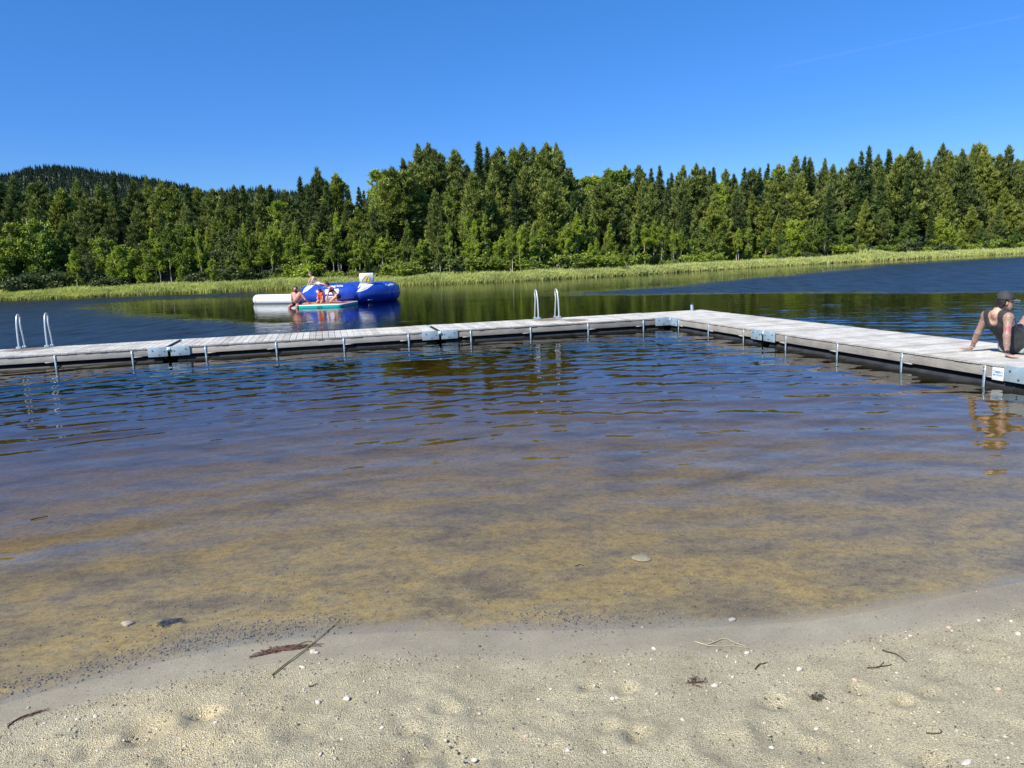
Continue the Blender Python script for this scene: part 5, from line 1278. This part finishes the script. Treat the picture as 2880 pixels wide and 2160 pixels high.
# --- four bathers out on the lake; frame: f towards where they face
def eyes(HP, s=1.0): return [(HP(.082, sd*.032, .008), .016*s, (.06, .04, .035)) for sd in (-1, 1)]+[(HP(.088, 0, -.067), .018*s, (.42, .17, .14))]
def cap_hair(HP, HA, s, cut=.03, vol=1.0):
    h = Body(); h.ell(HP(-.022, 0, .042), np.array([.094, .082, .088])*s*vol, HA, .02); h.cap(HP(-.07, 0, .0), HP(-.075, 0, -.05), .05*s, .04*s, k=.04)
    return h, [(HP(.045, 0, .035), HA[0]*.9-HA[2]*.55)]
SUNB = (.52, .25, .19)
# man on the edge of the board
o = at_z(820, 856, .14); o = np.array([-10.13, 35.62, .105]); G = Frame(o, R(262)); t = body_thing('person', 'bearded man in black swim trunks sitting on the board with his legs in the water', o)
b = Body(); pel, chest, c7 = G(0, 0, .11), G(-.02, 0, .44), G(-.03, 0, .60); hL, hR = G(.02, .10, .10), G(.02, -.10, .10); sL, sR = G(-.03, .215, .545), G(-.03, -.215, .545)
add_torso(b, pel, chest, c7, hL, hR, sL, sR, 1.18, .05, .06, G.f); b.cap(c7, G(.0, 0, .70), .068, .062, k=.03)
hf = G.f*.9+G.l*.05; HP, HA = add_head(b, G(.02, 0, .775), hf-np.array([0, 0, .1]), (0, 0, 1), 1.08)
eL, wl = G(-.02, .42, .27), G(-.20, .60, .04); eR, wr = G(-.08, -.27, .26), G(-.10, -.24, .02)
add_limb(b, sL, eL, wl, .068, .048, .034); add_limb(b, sR, eR, wr, .068, .048, .034)
add_hand(b, wl-np.array([0, 0, .012]), -G.f*.5+G.l*.6+np.array([0, 0, -.1]), (0, 0, 1), 1, 1.0); add_hand(b, wr+np.array([0, 0, .0]), -G.f+G.l*-.3, (0, 0, 1), -1, 1.0)
kL, kR = G(.43, .17, -.02), G(.43, -.20, -.02); aL, aR = G(.42, .19, -.46), G(.40, -.2, -.46)
for h_, k_, a_ in ((hL, kL, aL), (hR, kR, aR)): add_limb(b, h_, k_, a_, .105, .070, .045, .01, .04); b.cap(a_, a_+G.f*.18+np.array([0, 0, -.05]), .04, .03, k=.03)
sp_ = eyes(HP)+[(HP(.065, 0, -.085), (.05, .05, .045), (.05, .03, .02)), (HP(.04, .05, -.06), .03, (.07, .045, .03)), (HP(.04, -.05, -.06), .03, (.07, .045, .03)), (G(.10, 0, .43), (.07, .09, .05), (.36, .19, .14)), (G(.14, .10, .385), .016, (.30, .12, .1)), (G(.14, -.10, .385), .016, (.30, .12, .1))]
put('body', b.mesh('body', .012, paint=colour_fn(SUNB, sp_)), MAT_SKIN, t, o)
h, cl = cap_hair(HP, HA, 1.08); put('hair', h.mesh('hair', .010, .004, cl), MAT_HAIR, t, o)
bd = Body(); bd.ell(HP(.030, 0, -.060), np.array([.066, .066, .078])*1.08, HA, .02); bd.cap(HP(.07, 0, -.10), HP(.06, 0, -.125), .034, .028, k=.03)
put('beard', bd.mesh('beard', .008, .0, [(HP(0, 0, -.052), HA[2]*1.0-HA[0]*.25), (HP(-.01, 0, 0), -HA[0])]), MAT_HAIR, t, o)
tk = Body(); tk.cap(hL, hR, .132, k=.05); tk.cap(hL, hL+(kL-hL)*.42, .124, .108, k=.05); tk.cap(hR, hR+(kR-hR)*.42, .124, .108, k=.05)
put('swim_trunks', tk.mesh('swim_trunks', .012, .008, [(G(0, 0, .19), G.u), (G(0, 0, .0), -G.u)]), plain('black_swim_cloth', (.015, .016, .018), .6, var=.3), t, o)

# child in life jacket
o = np.array([-9.05, 36.05, .143]); G = Frame(o, R(250)); t = body_thing('person', 'child in an orange life jacket kneeling on the board looking down', o); s = .72
def Gs(f, l, u): return G(f*s, l*s, u*s)
b = Body(); pel, chest, c7 = Gs(-.05, 0, .22), Gs(.06, 0, .52), Gs(.10, 0, .66); hL, hR = Gs(-.05, .09, .22), Gs(-.05, -.09, .22); sL, sR = Gs(.09, .16, .62), Gs(.09, -.16, .62)
add_torso(b, pel, chest, c7, hL, hR, sL, sR, .72, .04); b.cap(c7, Gs(.13, 0, .74), .038, k=.03); HP, HA = add_head(b, Gs(.17, 0, .83), G.f*.8-np.array([0, 0, .55]), G.f*.5+np.array([0, 0, .8]), .88)
eL, wl = Gs(.17, .20, .36), Gs(.26, .17, .06); eR, wr = Gs(.16, -.22, .37), Gs(.30, -.10, .24)
add_limb(b, sL, eL, wl, .04, .03, .022); add_limb(b, sR, eR, wr, .04, .03, .022); add_hand(b, wl, G.f*.8+np.array([0, 0, -.2]), (0, 0, 1), 1, .7); add_hand(b, wr, G.f*.3+G.l*.4+np.array([0, 0, -.6]), G.f, -1, .7)
for h_, sd in ((hL, 1), (hR, -1)): k_ = Gs(.32, sd*.17, .10); add_limb(b, h_, k_, Gs(-.05, sd*.24, .06), .066, .048, .032, 0, .03); b.cap(Gs(-.05, sd*.24, .06), Gs(-.18, sd*.24, .05), .03, .022, k=.02)
put('body', b.mesh('body', .010, paint=colour_fn((.54, .30, .22), eyes(HP, .8))), MAT_SKIN, t, o)
h, cl = cap_hair(HP, HA, .88, .02, 1.04); h.cap(HP(-.08, .02, .0), HP(-.05, .07, -.12), .03, .018, k=.03); put('hair', h.mesh('hair', .009, .004, cl), MAT_HAIR, t, o)
lj = Body(); lj.cap(Gs(-.01, .07, .30), Gs(.10, .10, .62), .104, .098, k=.03); lj.cap(Gs(-.01, -.07, .30), Gs(.10, -.10, .62), .104, .098, k=.03); lj.cap(Gs(.04, .1, .66), Gs(-.03, .07, .74), .05, .045, k=.03); lj.cap(Gs(.04, -.1, .66), Gs(-.03, -.07, .74), .05, .045, k=.03); lj.cap(Gs(-.05, .07, .76), Gs(-.05, -.07, .76), .055, k=.03)
MAT_ORANGE = plain('orange_nylon', (.78, .10, .018), .55, var=.12, scale=8, bmp=.3)
ljo = put('life_jacket', lj.mesh('life_jacket', .010, .0, [(Gs(0, 0, .21), -G.u), lambda g: .045-np.hypot((g-c7)@G.l, ((g-c7)@G.f)-.02)]), MAT_ORANGE, t, o)
put('belt', band(Gs(.02, 0, .42), Gs(.09, 0, .62), .170, .02).mesh('belt', True), MAT_MESHBLACK, ljo, o)

# woman in black bikini
o = np.array([-8.42, 36.15, .143]); G = Frame(o, R(196)); t = body_thing('person', 'woman in a black bikini kneeling on the board leaning on her straight arms', o)
b = Body(); pel, chest, c7 = G(-.10, 0, .33), G(.14, 0, .64), G(.22, 0, .77); hL, hR = G(-.10, .095, .32), G(-.10, -.095, .32); sL, sR = G(.22, .17, .72), G(.20, -.17, .72)
add_torso(b, pel, chest, c7, hL, hR, sL, sR, .90, .05); b.ell(G(-.16, .075, .30), (.12, .10, .12), k=.05); b.ell(G(-.16, -.075, .30), (.12, .10, .12), k=.05)
for sd in (1, -1): b.ell(G(.235, sd*.075, .575), (.062, .06, .06), k=.03)
b.cap(c7, G(.30, 0, .83), .048, k=.03); HP, HA = add_head(b, G(.345, .02, .885), G.f*.8+G.l*.2-np.array([0, 0, .45]), G.f*.4+np.array([0, 0, .9]), .98)
eL, wl = G(.34, .21, .42), G(.42, .18, .05); eR, wr = G(.32, -.20, .42), G(.42, -.17, .05)
add_limb(b, sL, eL, wl, .046, .036, .026); add_limb(b, sR, eR, wr, .046, .036, .026); add_hand(b, wl-np.array([0, 0, .018]), G.f*.9+np.array([0, 0, -.1]), (0, 0, 1), 1, .9); add_hand(b, wr-np.array([0, 0, .018]), G.f*.9+np.array([0, 0, -.1]), (0, 0, 1), -1, .9)
for h_, sd in ((hL, 1), (hR, -1)): k_ = G(.27, sd*.13, .07); add_limb(b, h_, k_, G(-.12, sd*.13, .05), .100, .062, .042, .01, .04); b.cap(G(-.12, sd*.13, .05), G(-.30, sd*.13, .035), .036, .024, k=.02)
put('body', b.mesh('body', .011, paint=colour_fn((.52, .29, .21), eyes(HP))), MAT_SKIN, t, o)
h, cl = cap_hair(HP, HA, .98, .03, 1.05); h.ell(HP(-.07, 0, .13), (.042, .042, .042), k=.02); put('hair', h.mesh('hair', .009, .004, cl), MAT_HAIR, t, o)
tor = Body(); add_torso(tor, pel, chest, c7, hL, hR, sL, sR, .90, .05); tor.ell(G(-.16, .075, .30), (.12, .10, .12), k=.05); tor.ell(G(-.16, -.075, .30), (.12, .10, .12), k=.05)
for sd in (1, -1): tor.ell(G(.235, sd*.075, .575), (.062, .06, .06), k=.03)
ax_ = unit(chest-pel); MAT_BIK = plain('black_bikini', (.014, .014, .016), .6)
put('bikini_top', tor.mesh('bikini_top', .010, .010, [(chest-ax_*.005, ax_), (chest-ax_*.085, -ax_)]), MAT_BIK, t, o)
put('bikini_bottom', tor.mesh('bikini_bottom', .010, .012, [(pel+ax_*.055, ax_), lambda g: ((g-G(-.02, 0, .3))@(G.f*.55-G.u*.45))-.03]), MAT_BIK, t, o)

# boy on the ring
th_, ph_ = ring_at(886, 799); o = TC+ring_pt(math.radians(th_-1), math.radians(88)); G = Frame(o, R(225)); t = body_thing('person', 'shirtless boy in pale shorts sitting on top of the blue trampoline ring', o); s = .80
b = Body(); pel, chest, c7 = Gs(-.20, .12, .10), Gs(.0, .0, .40), Gs(.06, -.03, .52); hL, hR = Gs(-.22, .20, .09), Gs(-.18, .02, .09); sL, sR = Gs(.03, .13, .47), Gs(.08, -.18, .47)
add_torso(b, pel, chest, c7, hL, hR, sL, sR, .74, .04); b.cap(c7, Gs(.12, -.05, .60), .040, k=.03); HP, HA = add_head(b, Gs(.15, -.06, .70), G.f*.75-G.l*.35-np.array([0, 0, .25]), (0, 0, 1), .92)
eL, wl = Gs(.19, .08, .25), Gs(.29, -.05, .03); eR, wr = Gs(.20, -.24, .24), Gs(.30, -.26, .0)
add_limb(b, sL, eL, wl, .038, .030, .022); add_limb(b, sR, eR, wr, .038, .030, .022); add_hand(b, wl-np.array([0, 0, .015]), G.f*.8-G.l*.3+np.array([0, 0, -.25]), (0, 0, 1), 1, .75); add_hand(b, wr-np.array([0, 0, .01]), G.f*.8-G.l*.3+np.array([0, 0, -.35]), (0, 0, 1), -1, .75)
kL, kR = Gs(-.12, .62, .08), Gs(.10, .28, .06); aL, aR = Gs(-.28, 1.0, .02), Gs(-.15, .52, .02)
for h_, k_, a_ in ((hL, kL, aL), (hR, kR, aR)): add_limb(b, h_, k_, a_, .066, .048, .032, 0, .03); b.cap(a_, a_+unit(a_-k_)*.10+np.array([0, 0, .02]), .028, .02, k=.02)
put('body', b.mesh('body', .010, paint=colour_fn((.60, .40, .30), eyes(HP, .85))), MAT_SKIN, t, o)
h, cl = cap_hair(HP, HA, .92, .03, 1.04); put('hair', h.mesh('hair', .009, .004, cl), MAT_FAIR, t, o)
st_ = Body(); st_.cap(hL, hR, .088, k=.04); st_.cap(hL, hL+(kL-hL)*.5, .084, .072, k=.04); st_.cap(hR, hR+(kR-hR)*.5, .084, .07, k=.04)
put('shorts', st_.mesh('shorts', .010, .006, [(Gs(-.16, .1, .20), unit(c7-pel))]), plain('pale_blue_shorts', (.50, .60, .60), .8, var=.15), t, o)
# ------------------------------------------------------------------ small things on the beach and in the shallows
import bmesh
def ground_z(x, y): return float(z_near(np.array([x]), np.array([y]), True, False)[0])
def on_sand(px, py):
    z = 0.0
    for _ in range(5): p = at_z(px, py, z); z = ground_z(p[0], p[1])
    return p[0], p[1], z
_b = bmesh.new(); bmesh.ops.create_icosphere(_b, subdivisions=3, radius=1.0); ICO3 = (np.array([v.co[:] for v in _b.verts]), np.array([[v.index for v in f.verts] for f in _b.faces])); _b.free()
_b = bmesh.new(); bmesh.ops.create_icosphere(_b, subdivisions=1, radius=1.0); ICO1 = (np.array([v.co[:] for v in _b.verts]), np.array([[v.index for v in f.verts] for f in _b.faces])); _b.free()
def stone_mesh(seed, angular=.35):
    g = np.random.default_rng(seed); V = ICO3[0].copy()
    for _ in range(9):       # chop facets off, then roughen
        n = unit(g.normal(size=3)); d = g.uniform(.62, .95); e = V@n-d; V = V-np.where(e > 0, e, 0)[:, None]*n*(.9 if g.random() < angular+.5 else .5)
    V += .03*g.normal(size=(1, 3))+.025*np.sin(V[:, [1, 2, 0]]*5+g.uniform(0, 6, 3))
    return V
def stone_mat(name, a, b_):
    def f(N, L, p, nt):
        co = objco(N); n = noise(N, L, co, 60, 5, .65); c = ramp(N, L, n, [(.3, a), (.7, b_)]); L.new(c, p.inputs['Base Color']); p.inputs['Roughness'].default_value = .8; bump(N, L, n, p, .6, .003)
    return mat(name, f)
MAT_PALE = stone_mat('pale_stone', (.45, .42, .35), (.66, .63, .55)); MAT_GREYST = stone_mat('grey_stone', (.22, .215, .20), (.42, .40, .36)); MAT_BUFF = stone_mat('buff_stone', (.34, .30, .20), (.52, .46, .32)); MAT_PINK = stone_mat('pinkish_stone', (.45, .32, .26), (.62, .48, .40))
SG = np.random.default_rng(9)
def stone(px, py, wpx, label, m, flat=.6, seed=0, group=None, sink=.25, asp=1.3):
    x, y, z = on_sand(px, py); r = wpx/2/FPX*math.hypot(y, CAMH)
    V = stone_mesh(seed+11)*np.array([r*1.05, r/asp, r*flat]); V[:, 2] += r*flat*(1-2*sink)
    me = new_mesh('stone', V, [ICO3[1]], True); me.set_sharp_from_angle(angle=R(32)) if hasattr(me, 'set_sharp_from_angle') else None
    o = add_obj('stone', me, m, None, (x, y, z)); o.rotation_euler = (SG.normal(0, .12), SG.normal(0, .12), SG.uniform(-.5, .5)); o['label'] = label; o['category'] = 'stone'
    if group: o['group'] = group
    return o
stone(1806, 1571, 54, 'flat buff rock lying under the shallow water right of the middle', stone_mat('drowned_stone', (.30, .26, .16), (.44, .38, .25)), .20, 3, None, .35, .9)
stone(358, 1757, 34, 'yellowish stone under the shallow water at the left', MAT_BUFF, .4, 4)
stone(895, 1978, 17, 'white stone with a brown side on the sand below the reed stalk', MAT_PALE, .7, 5)
stone(976, 1969, 20, 'white angular stone on the sand right of the brown-sided one', MAT_PALE, .7, 6)
stone(880, 1836, 18, 'larger of two white stones beside the washed-up root', MAT_PALE, .8, 7)
stone(891, 1838, 11, 'smaller of two white stones beside the washed-up root', MAT_PALE, .8, 8)
stone(850, 1878, 19, 'long pale stone below the washed-up root', MAT_PALE, .4, 9, None, .25, 2.0)
stone(2716, 2149, 34, 'long flat white stone at the bottom right edge of the sand', MAT_PALE, .25, 10, None, .2, 2.2)
stone(2249, 1886, 17, 'round white stone alone on the right-hand sand', MAT_PALE, .75, 12)
stone(1839, 1826, 13, 'single pale stone just above the wet sand right of the middle', MAT_PALE, .7, 13)
stone(2059, 1745, 20, 'small grey stone at the wet edge right of the middle', MAT_GREYST, .5, 14)
for k, (px, py, w) in enumerate([(1349, 2009, 12), (218, 2025, 12), (269, 2016, 12), (607, 2035, 14), (1318, 2092, 13), (1334, 2139, 17), (1074, 2048, 12), (963, 2081, 11), (2403, 1915, 16), (1920, 2027, 15), (2296, 2051, 12), (1722, 1967, 13), (1733, 1965, 13), (2101, 1839, 14), (2010, 1931, 18), (2862, 1785, 17), (2668, 1768, 13), (2752, 1747, 13), (2843, 1749, 12), (1700, 2118, 15), (2807, 1939, 14), (1596, 2112, 14), (2169, 2105, 14), (2640, 2005, 9), (1480, 2070, 14), (1550, 1940, 10), (1515, 1968, 11), (2060, 1905, 9), (2028, 1922, 10), (2150, 2035, 9), (520, 2100, 9), (340, 2110, 10), (1180, 1995, 9), (780, 2090, 10), (2450, 2100, 10), (1840, 2060, 8), (120, 2080, 10), (2560, 1790, 10)]):
    stone(px, py, w, 'small pale stone scattered on the dry sand', MAT_PALE if k % 4 else MAT_PINK, .65, 20+k, 'small pale stones on the dry sand')

def strand(name, label, cat, paths, m, lift=.003, wob=.004, seed=0, floating=False):
    g = np.random.default_rng(seed); mb = MB()
    P0 = on_sand(*paths[0][0][0]) if not floating else tuple(at_z(*paths[0][0][0], .004))
    for pts, r0, r1 in paths:
        Q = np.array([on_sand(*p) if not floating else at_z(*p, .004) for p in pts]); d = np.r_[0, np.cumsum(np.linalg.norm(np.diff(Q, axis=0), axis=1))]; n = max(6, int(d[-1]/.018)); tt = np.linspace(0, d[-1], n)
        Pq = np.stack([np.interp(tt, d, Q[:, k]) for k in range(3)], -1)+np.c_[g.normal(0, wob, (n, 2)), np.abs(g.normal(0, wob*.6, n))+lift]
        if n > 6: Pq[1:-1] = .3*Pq[:-2]+.4*Pq[1:-1]+.3*Pq[2:]
        mb.tube(Pq-np.array(P0), np.linspace(r0, r1, n), 5)
    o = mb.obj(name, m, None, True); o.location = P0; o['label'] = label; o['category'] = cat; return o
MAT_ROOT = plain('wet_brown_root', (.085, .038, .024), .6, var=.4, scale=40); MAT_STALK = plain('reed_stalk', (.30, .27, .09), .6, var=.3, scale=30); MAT_TWIG = plain('dark_twig', (.05, .038, .028), .8, var=.4, scale=40); MAT_STRAW = plain('bleached_root', (.46, .40, .26), .8, var=.25, scale=40)
strand('reed_stalk', 'long yellow-green reed stalk lying across the waterline', 'reed stalk', [([(762, 1903), (815, 1862), (880, 1812), (930, 1768), (956, 1744)], .0042, .0025), ([(762, 1903), (770, 1908)], .003, .002), ([(930, 1768), (962, 1750)], .002, .001)], MAT_STALK, .006, .0015, 1)
g_ = np.random.default_rng(4); pths = []
for k in range(26):
    j = g_.normal(0, 5, (5, 2)); s0 = g_.uniform(0, .45); base = np.array([(700, 1853), (749, 1837), (801, 1824), (853, 1817), (911, 1811)]); t_ = np.linspace(s0, min(1, s0+g_.uniform(.3, .6)), 5)*4
    pths.append(([(np.interp(q, range(5), base[:, 0])+a*1.2, np.interp(q, range(5), base[:, 1])+b*.9) for q, (a, b) in zip(t_, j)], g_.uniform(.0015, .0034), .001))
strand('washed_up_root', 'reddish brown fibrous root washed up at the waterline under the reed stalk', 'root', pths, MAT_ROOT, .004, .004, 2)
pths = [([(20, 2043), (60, 2020), (100, 2006), (140, 1995)], .003, .0015)]+[([(20+k*14, 2040-k*5), (60+k*12, 2018-k*3), (110+k*6, 2000)], .0016, .001) for k in range(6)]
strand('washed_up_root', 'thin brown root on the sand at the lower left edge', 'root', pths, MAT_ROOT, .003, .004, 3)
pths = [([(455+g_.normal(0, 10), 1762+g_.normal(0, 5)), (480+g_.normal(0, 9), 1753+g_.normal(0, 4)), (510+g_.normal(0, 9), 1747+g_.normal(0, 4))], .0022, .001) for k in range(22)]
strand('weed_tuft', 'dark brown tuft of weed in the shallow water at the left', 'weed', pths, MAT_TWIG, .006, .006, 4)
strand('bleached_roots', 'pale dry roots curling along the edge of the wet sand', 'root', [([(1954, 1806), (1985, 1818), (2010, 1808), (2035, 1796), (2052, 1803), (2100, 1822)], .0028, .0018), ([(1985, 1818), (2020, 1822), (2060, 1818), (2110, 1826)], .002, .001), ([(2010, 1808), (1990, 1797)], .002, .001), ([(2060, 1818), (2085, 1808)], .0018, .001)], MAT_STRAW, .004, .003, 5)
for k, (lab, pts) in enumerate([('curved dark twig on the sand right of the pale roots', [(2125, 1884), (2135, 1871), (2158, 1866)]), ('dark forked twig lying on the right-hand sand', [(2440, 1882), (2470, 1878), (2505, 1871)]), ('short dark twig on the sand under the pair of white stones', [(868, 1935), (880, 1930), (894, 1926)]), ('curly dark twig low on the right-hand sand', [(2598, 2060), (2615, 2068), (2638, 2066), (2652, 2060), (2640, 2054)]), ('long thin dark twig at the right edge near the wet sand', [(2480, 1830), (2520, 1842), (2550, 1866)]), ('dark stick lying under the shallow water near the flat rock', [(1619, 1593), (1630, 1590), (1641, 1592)])]):
    ex = [([pts[1], (pts[1][0]+18, pts[1][1]-14)], .002, .001)] if 'forked' in lab else []
    strand('twig', lab, 'twig', [(pts, .0032, .0018)]+ex, MAT_TWIG, .004, .0025, 10+k)
strand('twig', 'dark twig floating on the water at the left', 'twig', [([(84, 1461), (107, 1457), (135, 1452)], .007, .004)], MAT_TWIG, .0, .002, 30, True)
for k, (px, py, lab) in enumerate([(2299, 1965, 'dark tuft of dead moss on the right-hand sand'), (1963, 1918, 'brown tuft of dead plants beside a cluster of pale stones'), (478, 2020, 'small dark scrap of bark on the left-hand sand')]):
    pths = []
    for q in range(18):
        c = np.array([px, py])+g_.normal(0, (11, 6), 2); e = c+g_.normal(0, (10, 6), 2); pths.append(([tuple(c), tuple((c+e)/2+g_.normal(0, 3, 2)), tuple(e)], .0018, .0008))
    strand('dead_plants', lab, 'plant scraps', pths, MAT_TWIG if k != 1 else MAT_ROOT, .004, .005, 40+k)
# loose gravel and grit
def gravel_field():
    g = np.random.default_rng(21); P, S, A = [], [], []
    def scatter(n, fx, rlo, rhi, alo, ahi, acc):
        x, y = fx(n); k = acc(x, y) > g.random(len(x)); x, y = x[k], y[k]; m = len(x); P.append(np.stack([x, y], -1)); S.append(rlo+(rhi-rlo)*g.random(m)**2.2); A.append(g.uniform(alo, ahi, m))
    def box(n): 
        y = g.uniform(1.9, 4.6, n); return g.uniform(-.80, .80, n)*(y+.6), y
    D_ = lambda x, y: d_near(x, y)
    band = lambda x, y: np.exp(-((D_(x, y)-.16-.10*(fbm(x*.8, y*.8, 2, 31)-.5))/.12)**2)*np.clip((fbm(x*1.1+5, y*.4, 3, 33)-.28)*3, 0, 1)*np.clip((1.35-x)*1.2, 0, 1)*(.35+.65*fbm(x*6, y*9, 2, 66))
    scatter(200000, box, .0018, .0068, .02, .50, band)
    scatter(60000, box, .002, .007, .1, .55, lambda x, y: .10*np.exp(-((D_(x, y)-.5)/.45)**2)*(D_(x, y) > 0))
    scatter(60000, box, .0018, .0075, .45, 1.0, lambda x, y: .08*(D_(x, y) < -.25)*(.4+1.2*np.clip((fbm(x*1.6, y*1.6, 3, 63)-.35)*2.5, 0, 1)))
    scatter(120000, box, .0012, .0045, .05, .5, lambda x, y: .10*(D_(x, y) < -.2)*np.ones_like(x))
    scatter(30000, box, .0018, .006, .2, .7, lambda x, y: .5*np.exp(-((D_(x, y)+.30)/.06)**2))
    scatter(9000, box, .002, .007, .1, .8, lambda x, y: .08*((D_(x, y) > -.3) & (D_(x, y) < .05)))
    P, S, A = np.concatenate(P), np.concatenate(S), np.concatenate(A); n = len(P); z = z_near(P[:, 0], P[:, 1], True, False)
    B = ICO1[0][None]*(1+.22*g.normal(size=(n, len(ICO1[0]), 1)))*S[:, None, None]*np.stack([g.uniform(.8, 1.4, n), g.uniform(.7, 1.2, n), g.uniform(.45, .9, n)], -1)[:, None, :]
    th = g.uniform(0, 6.28, n)[:, None]; X = B[..., 0]*np.cos(th)-B[..., 1]*np.sin(th); Y = B[..., 0]*np.sin(th)+B[..., 1]*np.cos(th)
    V = np.stack([X+P[:, :1], Y+P[:, 1:], B[..., 2]+(z+S*.25)[:, None]], -1).reshape(-1, 3); m = len(ICO1[0])
    F = (ICO1[1][None]+(np.arange(n)*m)[:, None, None]).reshape(-1, 3)
    def gm(N, L, p, nt):
        a = attr(N, 'v'); L.new(ramp(N, L, a, [(0, (.05, .05, .05)), (.25, (.12, .11, .10)), (.5, (.27, .24, .18)), (.75, (.42, .38, .28)), (1, (.58, .55, .46))]), p.inputs['Base Color']); p.inputs['Roughness'].default_value = .75
    add_obj('gravel', new_mesh('gravel', V, [F], False, {'v': np.repeat(A, m)}), mat('loose_gravel', gm), kind='stuff', label='loose grit and small dark and pale gravel along the waterline and on the sand', category='gravel')
    print('gravel', n)
gravel_field()
